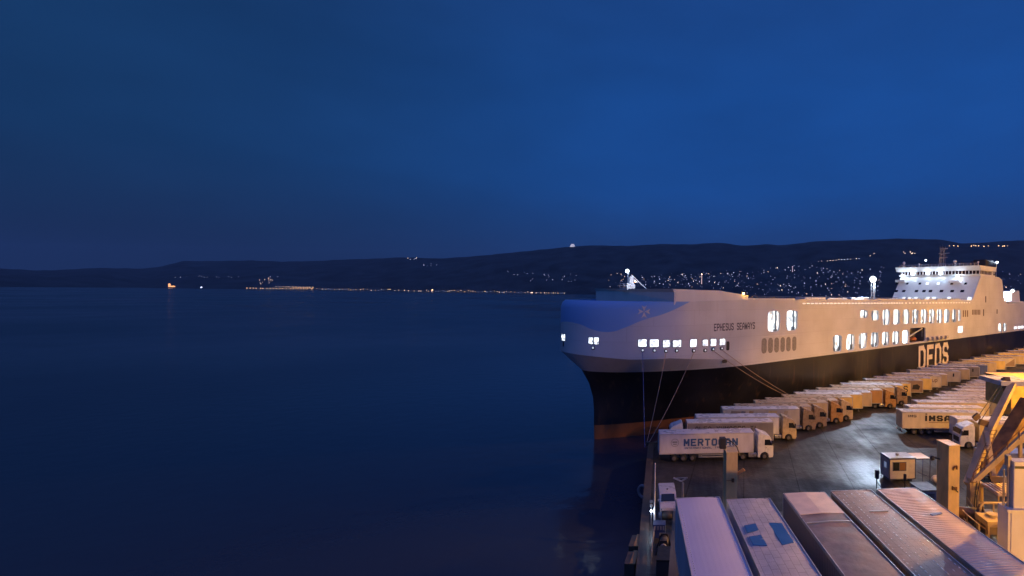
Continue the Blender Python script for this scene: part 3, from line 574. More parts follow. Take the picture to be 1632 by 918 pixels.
# bow mast
pm = PY(1000.5, 462, 96.5); ms, mt_ = ST(pm); zb = 24.45
mb = MB(); mb.tube((ms, mt_, zb), (ms, mt_, 30.2), .2, 8, .12); mb.tube((ms+.9, mt_-.9, zb), (ms+.5, mt_-.6, 29.6), .3, 8, .22)
mb.beam((ms+.3, mt_-.3, 29.4), (ms+1.4, mt_-1.2, 28.3), .25, .3); mb.box((ms-1.1, mt_-1.3, 26.9), (ms+.7, mt_+1.0, 27.0))
mb.box((ms-.2, mt_-.9, 28.2), (ms+.7, mt_-.2, 29.4)); bm_ = mb.build('bow_mast', WHITE, ship)
mb = MB()
for z in (27.3, 27.7, 28.1):
    for P in (((ms-1.1, mt_-1.3, z), (ms+.7, mt_-1.3, z)), ((ms+.7, mt_-1.3, z), (ms+.7, mt_+1, z)), ((ms+.7, mt_+1, z), (ms-1.1, mt_+1, z)), ((ms-1.1, mt_+1, z), (ms-1.1, mt_-1.3, z))): mb.tube(*P, .035, 5)
for x, y in ((-1.1, -1.3), (-.2, -1.3), (.7, -1.3), (.7, -.2), (.7, 1), (-1.1, 1), (-1.1, -.2)): mb.tube((ms+x, mt_+y, 27), (ms+x, mt_+y, 28.1), .035, 5)
mb.box((ms-1.1, mt_-1.28, 27.0), (ms+.7, mt_-1.25, 28.0)); mb.build('crows_nest', WHITE, bm_)
e_ = PY(1033, 460, 96.5); es, et = ST(e_); mb = MB(); mb.tube((ms+.4, mt_-.5, 29.8), (es, et, 26.8), .09, 6); mb.build('mast_stay', WHITE, bm_)
mb = MB(); mb.sphere((ms-.1, mt_+.1, 30.5), .36, 12, 8); mb.build('mast_light', BULB, bm_, True); lamp('mast_lamp', W(ms+1.5, mt_-2.0, 30.9), 260, COOL, .3)
lamp('nest_fill', W(ms-.8, mt_-2.6, 28.4), 130, COOL, .2)  # added unseen fill light that brightens the crow's nest
mb = MB(); mb.sphere((ms+1.0, mt_-1.0, 28.5), .16, 8, 6); mb.build('side_light', emat('orange_lamp', (1, .35, .1), 8), bm_, True)
# tall deck lamp mast amidships
fs = SZ(1391, 470, 1.3)[0]; ft = 1.3; zL = SZ(1390.5, 445, 1.3)[1]
mb = MB()
for dx, dy in ((-.35, -.35), (.35, -.35), (0, .45)): mb.tube((fs+dx, ft+dy, 24.5), (fs+dx, ft+dy, zL-.4), .1, 6)
for k in range(6): z = 25+k*.75; mb.box((fs-.35, ft-.4, z), (fs+.35, ft+.4, z+.06))
mb.tube((fs-1.6, ft+.5, 24.5), (fs, ft, 27.4), .06, 5); mb.tube((fs+.5, ft-.2, 24.5), (fs+.5, ft-.2, zL-1.5), .05, 5)
mb.box((fs-.9, ft-.9, zL-.5), (fs+.9, ft+.9, zL-.4)); lm = mb.build('lamp_mast', WHITE, ship)
mb = MB(); mb.sphere((fs, ft, zL), .8, 14, 10); mb.build('floodlight', BULB, lm, True); lamp('mast_flood', W(fs-1.2, ft-1.4, zL), 36000, COOL, .6, 72, (26, 96, 2.5), blend=.5); lamp('mast_glow', W(fs-.9, ft-.9, zL-1.6), 500, COOL, .3)
# mooring ropes
ROPE = pmat('mooring_rope', (.42, .30, .22), .8)
def rope(a, b_, r, sag, label, group=None):
    a, b_ = Vector(a), Vector(b_); pts = []
    for i in range(13): k = i/12; p = a.lerp(b_, k); p.z -= sag*4*k*(1-k); pts.append(p)
    o = MB().path(pts, r, 6).build('mooring_rope', ROPE); tag(o, label, 'rope', group); return o
def fl(px, py): c, tg, nrm, Y = bow_frame(px, py); return W(*(c+nrm*.15))
G = 'mooring ropes from the bow to the quay'
bol1 = PZ(1031, 705, 3.0); sb, zb_ = 0, 0; bol2 = W(*(ST(PZ(1252, 640, 2.5))[0], QT+.9, 3.0))
rope(fl(1061.6, 561.5), bol1, .045, .5, 'thin mooring rope from the middle of the bow windows down to the quay corner', G)
rope(fl(1105.3, 561), bol1+Vector((.35, .1, 0)), .045, .6, 'mooring rope right of the steepest one, slanting to the quay corner', G)
rope(fl(1136.3, 559), bol2, .05, .8, 'left one of the two long ropes running aft to the trailer row', G)
rope(fl(1150, 557.5), bol2+Vector((.3, .2, 0)), .05, .6, 'right one of the two long ropes running aft to the trailer row', G)
vr = fl(1024.5, 560.5); ve = PY(1027, 758, 76.0)
rope(vr, (ve.x, ve.y, 3.0), .04, 0, 'vertical blue grey line hanging from the leftmost bow roller past the quay corner', G).data.materials[0] = pmat('blue_rope', (.10, .16, .4), .7)
BOLM = pmat('bollard_iron', (.06, .05, .045), .6)
for p, lb in ((bol1, 'iron bollard on the quay corner holding the bow ropes'), (bol2, 'iron bollard behind the trailer row holding the two aft ropes')):
    mb = MB(); mb.tube((0, 0, 0), (0, 0, .5), .22, 12); mb.tube((0, 0, .5), (0, 0, .62), .36, 12, .3); mb.box((-.4, -.4, 0), (.4, .4, .05))
    o = mb.build('bollard', BOLM, None, True); o.location = (p.x+.1, p.y-.1, 2.5); tag(o, lb, 'bollard', 'bollards on the quay')
# ================================================================== trailers and trucks
def bev(me, off=.03, seg=1, ang=30):
    bm = bmesh.new(); bm.from_mesh(me)
    ed = [e for e in bm.edges if len(e.link_faces) == 2 and e.calc_face_angle(0) > R(ang)]
    bmesh.ops.bevel(bm, geom=ed, offset=off, segments=seg, affect='EDGES', clamp_overlap=True); bm.to_mesh(me); bm.free(); return me
def side_mat(name, col, ribs=True, rough=.45):
    if name in MC: return MC[name]
    m = pmat(name, col, rough, noise=.16, nscale=.7, streak=.35); t, b = tree(m)
    if ribs:
        tcn = t.nodes.new('ShaderNodeTexCoord'); wv = t.nodes.new('ShaderNodeTexWave'); wv.inputs['Scale'].default_value = 1.6; wv.inputs['Distortion'].default_value = .6; wv.inputs['Detail'].default_value = 1
        t.links.new(tcn.outputs['Object'], wv.inputs[0]); bp = t.nodes.new('ShaderNodeBump'); bp.inputs['Strength'].default_value = .3; bp.inputs['Distance'].default_value = .03; t.links.new(wv.outputs[0], bp.inputs['Height']); t.links.new(bp.outputs[0], b.inputs['Normal'])
    return m
def roof_mat(name, col, rough=.28, ws=1.6, bs=.25, noise=.12):
    if name in MC: return MC[name]
    m = pmat(name, col, rough, noise=noise, nscale=.9, spec=.6); t, b = tree(m)
    tcn = t.nodes.new('ShaderNodeTexCoord'); wv = t.nodes.new('ShaderNodeTexWave'); wv.inputs['Scale'].default_value = ws; wv.inputs['Distortion'].default_value = .4; wv.inputs['Detail'].default_value = 1
    t.links.new(tcn.outputs['Object'], wv.inputs[0]); n2 = t.nodes.new('ShaderNodeTexNoise'); n2.inputs['Scale'].default_value = 2.5; t.links.new(tcn.outputs['Object'], n2.inputs[0])
    a_ = t.nodes.new('ShaderNodeMath'); t.links.new(wv.outputs[0], a_.inputs[0]); t.links.new(n2.outputs[0], a_.inputs[1])
    bp = t.nodes.new('ShaderNodeBump'); bp.inputs['Strength'].default_value = bs; bp.inputs['Distance'].default_value = .03; t.links.new(a_.outputs[0], bp.inputs['Height']); t.links.new(bp.outputs[0], b.inputs['Normal'])
    return m
COLS = {'white': (.72, .72, .73), 'cream': (.66, .57, .40), 'grey': (.20, .19, .21), 'tan': (.56, .44, .26), 'brown': (.34, .24, .15), 'yellow': (.74, .54, .18), 'blue': (.08, .12, .3), 'lilac': (.60, .58, .64), 'orange': (.48, .27, .09)}
ROOFC = {'white': (.66, .65, .66), 'grey': (.44, .42, .44), 'tan': (.44, .34, .24), 'lilac': (.55, .53, .58)}
ALU = pmat('aluminium_rail', (.55, .54, .52), .35, metal=.4)
PLATE_R = pmat('red_reflector', (.5, .03, .02), .4)
MSH = {}
def cyl_y(mb, x, y0, y1, z, r, n=20, mi=0): return mb.tube((x, y0, z), (x, y1, z), r, n, mi=mi)
def wheel_meshes():
    if 'wheel' in MSH: return MSH['wheel']
    mb = MB(); cyl_y(mb, 0, -.16, .16, 0, .50, 22); ty = bev(mb.mesh('tyre', RUBBER, True), .05, 2, 40)
    mb = MB(); cyl_y(mb, 0, -.175, .175, 0, .27, 14); cyl_y(mb, 0, -.20, .20, 0, .12, 10); rm = mb.mesh('rim', RIM)
    MSH['wheel'] = (ty, rm); return MSH['wheel']
def add_wheel(par, x, y, z=.5):
    ty, rm = wheel_meshes(); o = obj('wheel', ty, par); o.location = (x, y, z); obj('rim', rm, o)
def trailer_body(key, L, H0=1.15, H1=4.0):
    k = ('body', key, L)
    if k not in MSH:
        mb = MB(); mb.rbox((0, -1.275, H0), (L, 1.275, H1), .07); MSH[k] = mb.mesh('box_body', side_mat('side_'+key, COLS[key]))
        mb = MB()
        for y in (-1.29, 1.24):
            mb.box((-.01, y, H0-.02), (L+.01, y+.05, H0+.10)); mb.box((-.01, y, H1-.12), (L+.01, y+.05, H1-.02))
            for x in (0.0, L-.12): mb.box((x, y, H0+.1), (x+.12, y+.05, H1-.12))
        mb.box((-.02, -1.24, H0), (-.003, 1.24, H0+.12)); mb.box((-.02, -1.24, H1-.14), (-.003, 1.24, H1-.02))
        MSH[('rail', L)] = mb.mesh('side_rail', ALU)
        mb = MB(); mb.box((-.03, -1.2, H0+.14), (-.004, -.01, H1-.16)); mb.box((-.03, .01, H0+.14), (-.004, 1.2, H1-.16))
        for y in (-.85, -.3, .3, .85): mb.tube((-.06, y, H0+.1), (-.06, y, H1-.1), .025, 6)
        MSH[('door', key)] = mb.mesh('rear_door', side_mat('side_'+key, COLS[key]))
        mb = MB()
        for y in (-.5, .38): mb.box((.3, y, H0-.32), (L-.4, y+.12, H0-.02))
        for x in (2.0, 3.3, 4.6, 7, 9, 11): mb.box((x, -1.1, H0-.16), (x+.1, 1.1, H0-.03))
        MSH[('chassis', L)] = mb.mesh('chassis', DARK)
        mb = MB(); mb.box((.0, -1.2, .55), (.1, 1.2, .68)); mb.box((.02, -.6, .68), (.1, -.5, H0-.1)); mb.box((.02, .5, .68), (.1, .6, H0-.1)); MSH['bumper'] = mb.mesh('rear_bumper', DARK)
        mb = MB(); mb.box((-.012, -1.15, .57), (-.003, -.85, .66)); mb.box((-.012, .85, .57), (-.003, 1.15, .66)); MSH['tail'] = mb.mesh('tail_light', PLATE_R)
        mb = MB()
        for y in (-1.2, 1.1): mb.box((5.6, y, .55), (9.8, y+.04, .72)); mb.box((5.6, y, .85), (9.8, y+.04, 1.02)); mb.box((6, y, .55), (6.08, y+.06, H0)); mb.box((9.3, y, .55), (9.38, y+.06, H0))
        MSH['guard'] = mb.mesh('side_guard', GREYM)
    return MSH[k]
def make_roof(par, rk, L, H1=4.0, mat=None):
    k = ('roof', rk, L, H1)
    if k not in MSH:
        mb = MB(); n = 18
        for i in range(n): x0 = .06+(L-.12)*i/n; x1 = .06+(L-.12)*(i+1)/n; mb.prism([(-1.18, H1-.02), (-1.18, H1+.012), (0, H1+.045), (1.18, H1+.012), (1.18, H1-.02)], x0+.004, x1-.004, axis='x')
        MSH[k] = mb.mesh('roof', mat or roof_mat('roof_'+rk, ROOFC[rk]))
    return obj('roof', MSH[k], par)
def trailer_parts(t, key, rk, L=13.6, wheels=True, legs=True, mat=None, roofmat=None):
    o = obj('box_body', trailer_body(key, L), t); obj('side_rail', MSH[('rail', L)], o)
    make_roof(t, rk, L, mat=roofmat); obj('rear_door', MSH[('door', key)], t); obj('chassis', MSH[('chassis', L)], t)
    b_ = obj('rear_bumper', MSH['bumper'], t); obj('tail_light', MSH['tail'], b_); obj('side_guard', MSH['guard'], t)
    for x in (2.1, 3.4, 4.7):
        for y in (-1.05, 1.05): add_wheel(t, x, y)
    if legs:
        if 'leg' not in MSH:
            mb = MB(); mb.box((-.07, -.07, .08), (.07, .07, 1.0)); mb.box((-.16, -.16, 0), (.16, .16, .08)); MSH['leg'] = mb.mesh('landing_leg', GREYM)
        for y in (-.8, .8): l = obj('landing_leg', MSH['leg'], t); l.location = (L-2.6, y, 0)
def cab_meshes(key):
    k = ('cab', key)
    if k in MSH: return MSH[k]
    P = [(14.2, 1.0), (14.2, 3.55), (14.5, 3.72), (15.35, 3.66), (15.95, 3.42), (16.18, 3.05), (16.42, 2.25), (16.5, 1.9), (16.52, .9), (16.45, .38), (15.85, .36)]
    for i in range(9): a = R(-8+i*24.5); P.append((15.2+.64*math.cos(a), .52+.64*math.sin(a)))
    P.append((14.5, .40)); P.append((14.2, .42))
    cm = pmat('cab_'+key, COLS[key], .3, noise=.08, coat=.4)
    mb = MB(); mb.prism(P, -1.23, 1.23); cab = bev(mb.mesh('cab', cm), .05, 2, 25)
    mb = MB(); mb.prism([(14.25, 3.6), (14.25, 4.0), (14.45, 4.02), (15.5, 3.6)], -1.05, 1.05); dfl = bev(mb.mesh('air_deflector', cm), .05, 2)
    mb = MB(); mb.add([(16.205, -1.08, 3.02), (16.205, 1.08, 3.02), (16.44, 1.12, 2.27), (16.44, -1.12, 2.27)], [(0, 1, 2, 3)])
    mb.v = [(x+.012, y, z+.003) for x, y, z in mb.v]; ws = mb.mesh('windscreen', GLASS)
    mb = MB()
    sw = []
    for y0, y1 in ((-1.245, -1.225), (1.225, 1.245)): mb = MB(); mb.prism([(15.2, 2.15), (15.2, 2.95), (15.95, 2.95), (16.25, 2.25), (16.2, 2.1)], y0, y1); sw.append(mb.mesh('side_window', GLASS))
    mb = MB(); mb.box((16.50, -.85, 1.0), (16.535, .85, 1.75)); mb.box((16.5, -.7, .45), (16.51, .7, .7)); gr = mb.mesh('grille', DARK)
    hl = []
    for y in (-.95, .95): mb = MB(); mb.box((16.48, y-.2, .62), (16.53, y+.2, .84)); hl.append(mb.mesh('headlight', pmat('headlight_glass', (.6, .62, .65), .1)))
    mr = []
    for sgn in (-1, 1): mb = MB(); mb.box((16.2, sgn*1.33-.1, 2.15), (16.34, sgn*1.33+.1, 2.85)); mb.tube((16.2, sgn*1.2, 2.8), (16.27, sgn*1.35, 2.8), .02, 5); mr.append(mb.mesh('mirror', DARK))
    mb = MB()
    for y in (-.5, .38): mb.box((10.9, y, .62), (15.9, y+.12, .88))
    mb.box((11.2, -.6, .9), (12.9, .6, 1.1)); ch = mb.mesh('tractor_frame', DARK)
    mb = MB()
    ft = []
    for y0, y1 in ((-1.2, -.6), (.6, 1.2)): mb = MB(); mb.rbox((12.9, y0, .4), (14.0, y1, 1.0), .12); ft.append(mb.mesh('fuel_tank', pmat('tank_metal', (.4, .4, .42), .3, metal=.7)))
    dr = []
    for s_ in (-1, 1): mb = MB(); mb.box((15.28, s_*1.235-.006, 1.05), (15.30, s_*1.235+.006, 3.0)); mb.box((15.35, s_*1.245-.02, 1.75), (15.55, s_*1.245+.02, 1.80)); dr.append(mb.mesh('door_trim', DARK))
    MSH[k] = (cab, dfl, ws, sw, gr, hl, mr, ch, ft, dr); return MSH[k]
def cab_parts(t, key, dx=0):
    cab, dfl, ws, sw, gr, hl, mr, ch, ft, dr = cab_meshes(key)
    c = obj('cab', cab, t); obj('windscreen', ws, c); [obj('side_window', q, c) for q in sw]; obj('grille', gr, c); obj('air_deflector', dfl, c); [obj('door_trim', q, c) for q in dr]
    for h in hl: obj('headlight', h, c)
    for h in mr: obj('mirror', h, c)
    obj('tractor_frame', ch, t); [obj('fuel_tank', q, t) for q in ft]
    if dx:
        for o in list(t.children)[-3:]: o.location.x = dx
    for x in (15.2+dx, 12.0+dx):
        for y in (-1.05, 1.05): add_wheel(t, x, y, .52)
def place(t, px, py, a, L=13.6, zr=6.5, rev=False, maxt=None):
    p = PZ(px, py, zr); A = R(a)
    if maxt is not None:
        s, t_ = ST(p)
        # keep the rear clear of the quay edge
        back = Vector((math.cos(A), math.sin(A)))
        need = t_+2.6*Vector((-math.sin(A), math.cos(A))).dot(NV)-maxt
        if need > 0: k = need/(-back.dot(NV)); p.x += back.x*k; p.y += back.y*k
    rz = A+(math.pi if rev else 0); lc = Vector((L, 1.275)) if rev else Vector((0, -1.275))
    q = Vector((lc.x*math.cos(rz)-lc.y*math.sin(rz), lc.x*math.sin(rz)+lc.y*math.cos(rz)))
    t.location = (p.x-q.x, p.y-q.y, zr-4.0); t.rotation_euler = (0, 0, rz)
ORD = ['nearest', 'second', 'third', 'fourth', 'fifth', 'sixth', 'seventh', 'eighth', 'ninth', 'tenth', 'eleventh', 'twelfth', 'thirteenth', 'fourteenth', 'fifteenth', 'sixteenth', 'seventeenth', 'eighteenth', 'nineteenth', 'twentieth', 'twenty-first', 'twenty-second', 'twenty-third', 'twenty-fourth', 'twenty-fifth', 'twenty-sixth', 'twenty-seventh', 'twenty-eighth', 'twenty-ninth', 'thirtieth']
def txt(par, s, h, wd, x, z, mat, side=-1, th=1.1, nm='lettering'):
    o = obj(nm, text_mesh(s, h, wd, th, .006, mat), par); o.location = (x, side*1.296, z)
    if side > 0: o.rotation_euler = (0, 0, math.pi)
    return o
NAVY = pmat('navy_lettering', (.03, .09, .26), .5, noise=0); BLKL = pmat('black_lettering', (.02, .02, .02), .5, noise=0)
# (px, py of the left near roof corner, angle, side colour, roof, cab colour or None, description)
ROWA = [
 (1051, 692, 6.4, 'lilac', 'lilac', 'white', 'white truck lettered MERTOCAN in blue, nearest in the quayside row'),
 (1095, 674.5, 6.0, 'grey', 'white', 'BACK', 'dark grey lettered truck with a pale cab facing the water, second in quayside row'),
 (1110, 665.3, 5.5, 'white', 'white', 'tan', 'white truck with a dark corner flash and small black name, third in the quayside row'),
 (1125, 652.5, 5.0, 'cream', 'white', 'brown', 'cream truck with orange and brown patches, fourth in the quayside row'),
 (1164, 648, 4.5, 'tan', 'tan', 'brown', None), (1196, 641.5, 4, 'tan', 'tan', 'orange', None), (1211, 637.6, 3.5, 'brown', 'tan', 'tan', None),
 (1250, 632.4, 3, 'yellow', 'tan', None, None), (1250, 628, 2.5, 'yellow', 'white', None, None), (1263, 624.6, 2, 'tan', 'grey', None, None), (1279, 620.4, 1.5, 'orange', 'tan', 'orange', None),
 (1307, 616, 1.2, 'tan', 'tan', 'brown', None), (1327, 612.6, 1, 'yellow', 'lilac', None, None), (1343, 609.8, .8, 'yellow', 'tan', None, 'yellow trailer ending in a large black letter S beside the roadway'),
 (1357, 605, .6, 'brown', 'grey', None, None), (1373, 601.5, .5, 'yellow', 'lilac', None, None), (1392, 598, .4, 'cream', 'tan', None, 'cream trailer lettered up near its front end in the quayside row'),
 (1404, 595.5, .3, 'tan', 'white', None, None), (1423, 590.5, .2, 'cream', 'grey', None, None), (1436, 587, .1, 'tan', 'lilac', None, None), (1452, 583.2, 0, 'grey', 'white', None, None),
 (1470, 580.2, 0, 'blue', 'grey', None, None), (1491, 577, 0, 'tan', 'tan', None, None), (1506, 573.4, 0, 'yellow', 'lilac', None, None), (1524, 569.6, 0, 'cream', 'tan', None, None),
 (1538, 566, 0, 'tan', 'grey', None, None), (1556, 561.8, 0, 'yellow', 'tan', None, None), (1574, 558.5, 0, 'brown', 'lilac', None, None), (1592, 555.4, 0, 'yellow', 'tan', None, None), (1611, 552.4, 0, 'tan', 'grey', None, None)]
CN = {'lilac': 'pale', 'white': 'white', 'tan': 'light brown', 'grey': 'grey'}
for i, (px, py, a, key, rk, cabk, lb) in enumerate(ROWA):
    art = cabk is not None
    if not lb: lb = f"{'truck with ' + {'brown':'brown','orange':'orange','tan':'tan'}[cabk] + ' cab' if art else key + ' sided trailer'}, {CN[rk]} wet roof, {ORD[i]} in the quayside row"
    t = thing('articulated_truck' if art else 'semi_trailer', lb, 'truck' if art else 'trailer', group='trucks and trailers parked along the ship')
    trailer_parts(t, key, rk, legs=not art)
    if art: cab_parts(t, 'white' if cabk == 'BACK' else cabk)
    place(t, px, py, a, rev=(cabk == 'BACK'), maxt=QT-.9)
    if i == 0:
        txt(t, 'MERTOCAN', 1.05, 7.8, 7.35, 2.75, NAVY, th=1.7); txt(t, 'INTERNATIONAL TRANSPORT', .28, 7.2, 7.2, 1.98, NAVY)
        mb = MB()
        for k in range(24):
            a0, a1 = 2*math.pi*k/24, 2*math.pi*(k+1)/24
            mb.add([(2.2+r_*math.cos(q), -1.297, 2.75+r_*math.sin(q)) for r_, q in ((.5, a0), (.5, a1), (.57, a1), (.57, a0))], [(0, 1, 2, 3)])
        mb.box((1.85, -1.297, 2.72), (2.55, -1.292, 2.95)); mb.box((1.95, -1.297, 2.45), (2.45, -1.292, 2.6))
        mb.build('round_emblem', pmat('grey_lettering', (.28, .28, .3), .5), t)
    elif i == 1: txt(t, 'ALEA YUMASSS TI', .75, 9.5, 7.6, 3.1, BLKL, side=1)
    elif i == 2:
        txt(t, 'JANNING', .42, 2.6, 7.2, 3.35, BLKL); MB().prism([(.15, 3.75), (2.5, 3.0), (3.2, 2.6), (1.0, 2.6)], -1.292, -1.288).build('corner_flash', pmat('flash_brown', (.2, .13, .1), .5), t)
    elif i == 3:
        for k, (x, wd, c) in enumerate(((1.2, 1.6, 'brown'), (4.4, .8, 'orange'), (7.8, 1.4, 'yellow'), (3, .8, 'grey'), (10.6, .7, 'tan'))): MB().prism([(x, 2.8), (x+wd, 2.9), (x+wd*1.3, 3.6), (x+.3, 3.7)], -1.293, -1.288).build('side_patch', pmat('patch_'+c, COLS[c], .5), t)
    elif i == 13: txt(t, 'S', 1.5, 1.0, 12.4, 2.7, BLKL)
    elif i == 14: MB().prism([(11, 1.9), (12.6, 1.8), (12.9, 2.6), (12.2, 3.1), (11.2, 2.9)], -1.293, -1.288).build('dark_picture', BLKL, t)
    elif i == 16: txt(t, 'up', 1.0, 1.3, 11.9, 3.0, pmat('brown_lettering', (.22, .12, .07), .5))
    elif i in (18, 20): txt(t, 'I', .9, .8, 11.6, 3.0, BLKL)
    elif i == 24: MB().prism([(9.6, 1.4), (13.2, 3.8), (13.3, 3.8), (13.3, 1.4)], -1.293, -1.288).build('side_patch', pmat('patch_brown', COLS['brown'], .5), t)
ROWB = [
 (1438, 656.3, 0, 'cream', 'grey', 'cream trailer lettered IMSA in black, foremost of the block across the roadway'),
 (1449.5, 649, 0, 'cream', 'white', None), (1462, 641, 0, 'tan', 'lilac', None), (1486, 636, 0, 'grey', 'grey', None), (1498, 631.4, 0, 'tan', 'lilac', None), (1507, 627, 0, 'cream', 'grey', None),
 (1526, 622.4, 0, 'tan', 'lilac', None), (1533, 617.8, 0, 'brown', 'grey', None), (1541, 614, 0, 'tan', 'tan', None), (1550, 610.8, 0, 'tan', 'grey', None), (1557, 607.5, 0, 'cream', 'lilac', None), (1567, 603.3, 0, 'tan', 'tan', None), (1576, 599.8, 0, 'brown', 'grey', None), (1588, 595.5, 0, 'cream', 'lilac', None)]
for i, (px, py, a, key, rk, lb) in enumerate(ROWB):
    t = thing('semi_trailer', lb or f"{key} trailer with {CN[rk]} wet roof, {ORD[i]} in the block across the roadway", 'trailer', group='trailers in the block across the roadway')
    trailer_parts(t, key, rk); place(t, px, py, a)
    if i == 0: txt(t, 'IMSA', 1.0, 4.5, 6.1, 2.95, BLKL, th=1.9); txt(t, 'IMS', .42, 1.5, 1.7, 3.3, BLKL); MB().box((4.0, -1.3, 3.58), (4.3, -1.294, 3.76)).build('lettering', BLKL, t); MB().box((4.6, -1.296, 2.2), (9.6, -1.292, 2.28)).build('lettering', pmat('brown_lettering', (.22, .12, .07), .5), t)
# lorry facing the ship in front of that block, and the trailer behind its cab
t = thing('semi_trailer', 'pale trailer standing between the lorry cab and the IMSA trailer', 'trailer', group='trailers in the block across the roadway'); trailer_parts(t, 'white', 'white'); place(t, 1526, 668, 0)
t = thing('articulated_truck', 'cream white lorry with its cab facing left towards the site office', 'truck'); trailer_parts(t, 'yellow', 'tan', legs=False); cab_parts(t, 'white'); place(t, 1560, 674, -1, rev=True)
p = PZ(1548, 716.5, 2.5); t.location = (p.x+14.9, p.y+1.2, 2.5)
t = thing('semi_trailer', 'yellow trailer behind the crane boom at the right edge', 'trailer'); trailer_parts(t, 'yellow', 'tan'); place(t, 1612, 640, 0)
t = thing('semi_trailer', 'long low cream trailer glimpsed beneath the crane frame', 'trailer'); trailer_parts(t, 'cream', 'white'); t.location = (38.0, 65.5, 2.5)
t = thing('semi_trailer', 'grey trailer with ribbed pale roof under the crane frame beside the white tower', 'trailer'); trailer_parts(t, 'grey', 'white'); t.location = (33.5, 52.0, 2.5)
# ================================================================== raised deck in the foreground
DZ = 10.6
mdk = pmat('deck_steel', (.09, .085, .085), .45, noise=.4, nscale=.5, bump=.2)
tag(MB().prism([(-1.0, 8), (-1.0, 36.4), (16, 36.8), (40, 39.5), (60, 39.5), (60, 8)], DZ-.8, DZ, axis='z').build('parking_deck', mdk), 'raised dark vehicle deck under the foreground trailers', None, None, 'structure')
for x, y in ((3, 33), (18, 33), (34, 35), (50, 35), (3, 14), (34, 14)): pass
mb = MB()
for x, y in ((1, 35), (18, 35), (34, 37), (50, 37), (1, 12), (18, 12), (34, 12), (50, 12)): mb.box((x-.4, y-.4, 2.4), (x+.4, y+.4, DZ-.8))
tag(mb.build('deck_support', CONC), 'concrete columns under the raised deck', None, None, 'structure')
FV = math.atan2(.1125*1.0, 1.0)   # foreground direction turned slightly left of forward
def fg_mat(kind):
    k = 'fg_'+kind
    if k in MC: return MC[k]
    base = {'plain': (.60, .54, .66), 'tarp': (.50, .47, .50), 'split': (.31, .255, .235), 'quilt': (.40, .29, .215), 'ribbed': (.86, .69, .54)}[kind]
    rough = {'plain': .55, 'tarp': .62, 'split': .6, 'quilt': .5, 'ribbed': .5}[kind]
    m = pmat(k, base, rough, noise={'plain': .04, 'tarp': .12, 'split': .25, 'quilt': .14, 'ribbed': .12}[kind], nscale={'plain': .6, 'split': 1.6}.get(kind, 1.2), spec=.35); t, b = tree(m)
    L_ = t.links.new; nd = t.nodes.new
    tcn = nd('ShaderNodeTexCoord'); src = b.inputs['Base Color'].links[0].from_socket; bp = nd('ShaderNodeBump'); bp.inputs['Strength'].default_value = .5; bp.inputs['Distance'].default_value = .03
    if kind in ('tarp', 'quilt'):
        br = nd('ShaderNodeTexBrick'); L_(tcn.outputs['Object'], br.inputs[0]); br.offset = .5 if kind == 'tarp' else 0; br.inputs['Scale'].default_value = 1; br.inputs['Brick Width'].default_value = .62; br.inputs['Row Height'].default_value = .36
        br.inputs['Mortar Size'].default_value = .012; br.inputs['Mortar Smooth'].default_value = .3; br.inputs['Color1'].default_value = (1, 1, 1, 1); br.inputs['Color2'].default_value = (.93, .93, .93, 1); br.inputs['Mortar'].default_value = (.40, .38, .40, 1) if kind == 'tarp' else (.7, .68, .66, 1)
        n_ = nd('ShaderNodeTexNoise'); n_.inputs['Scale'].default_value = 1.1; n_.inputs['Detail'].default_value = 5; n_.inputs['Distortion'].default_value = 1.2; L_(tcn.outputs['Object'], n_.inputs[0])
        mx = nd('ShaderNodeMix'); mx.data_type = 'RGBA'; mx.blend_type = 'MULTIPLY'; mx.inputs[0].default_value = .7; L_(src, mx.inputs[6]); L_(br.outputs['Color'], mx.inputs[7]); L_(mx.outputs[2], b.inputs['Base Color'])
        a_ = nd('ShaderNodeMath'); L_(n_.outputs[0], a_.inputs[0]); L_(br.outputs['Fac'], a_.inputs[1]); a_.operation = 'SUBTRACT'; L_(a_.outputs[0], bp.inputs['Height']); bp.inputs['Distance'].default_value = .03
    elif kind in ('ribbed', 'plain'):
        wv = nd('ShaderNodeTexWave'); wv.inputs['Scale'].default_value = 1.9 if kind == 'ribbed' else 1.2; wv.bands_direction = 'X' if kind == 'ribbed' else 'Y'; wv.inputs['Distortion'].default_value = .5; wv.inputs['Detail'].default_value = 1; L_(tcn.outputs['Object'], wv.inputs[0])
        L_(wv.outputs[0], bp.inputs['Height']); bp.inputs['Strength'].default_value = .22 if kind == 'ribbed' else .04
    else:
        n_ = nd('ShaderNodeTexNoise'); n_.inputs['Scale'].default_value = 3; n_.inputs['Detail'].default_value = 6; L_(tcn.outputs['Object'], n_.inputs[0]); L_(n_.outputs[0], bp.inputs['Height'])
    L_(bp.outputs[0], b.inputs['Normal']); return m
DROP = pmat('rivet', (.85, .83, .80), .3)
FG = [('plain', (1076, 795), (1148, 793), 'lilac', 13.6, 'smooth plain lilac roofed trailer, leftmost of the foreground row'),
      ('tarp', (1157, 797), (1228, 795), 'lilac', 13.6, 'foreground trailer with blue rectangles on its wrinkled tarpaulin roof'),
      ('split', (1245, 788), (1317, 784.6), 'grey', 13.6, 'foreground trailer with stained grey roof and a paler front panel'),
      ('quilt', (1321, 784), (1391, 781), 'brown', 13.6, 'foreground trailer with quilted brown roof and shining seams'),
      ('ribbed', (1395, 781), (1461.5, 777.6), 'cream', 9.7, 'foreground trailer with peach coloured ribbed roof, rightmost of the row')]
FZ = DZ+4.0
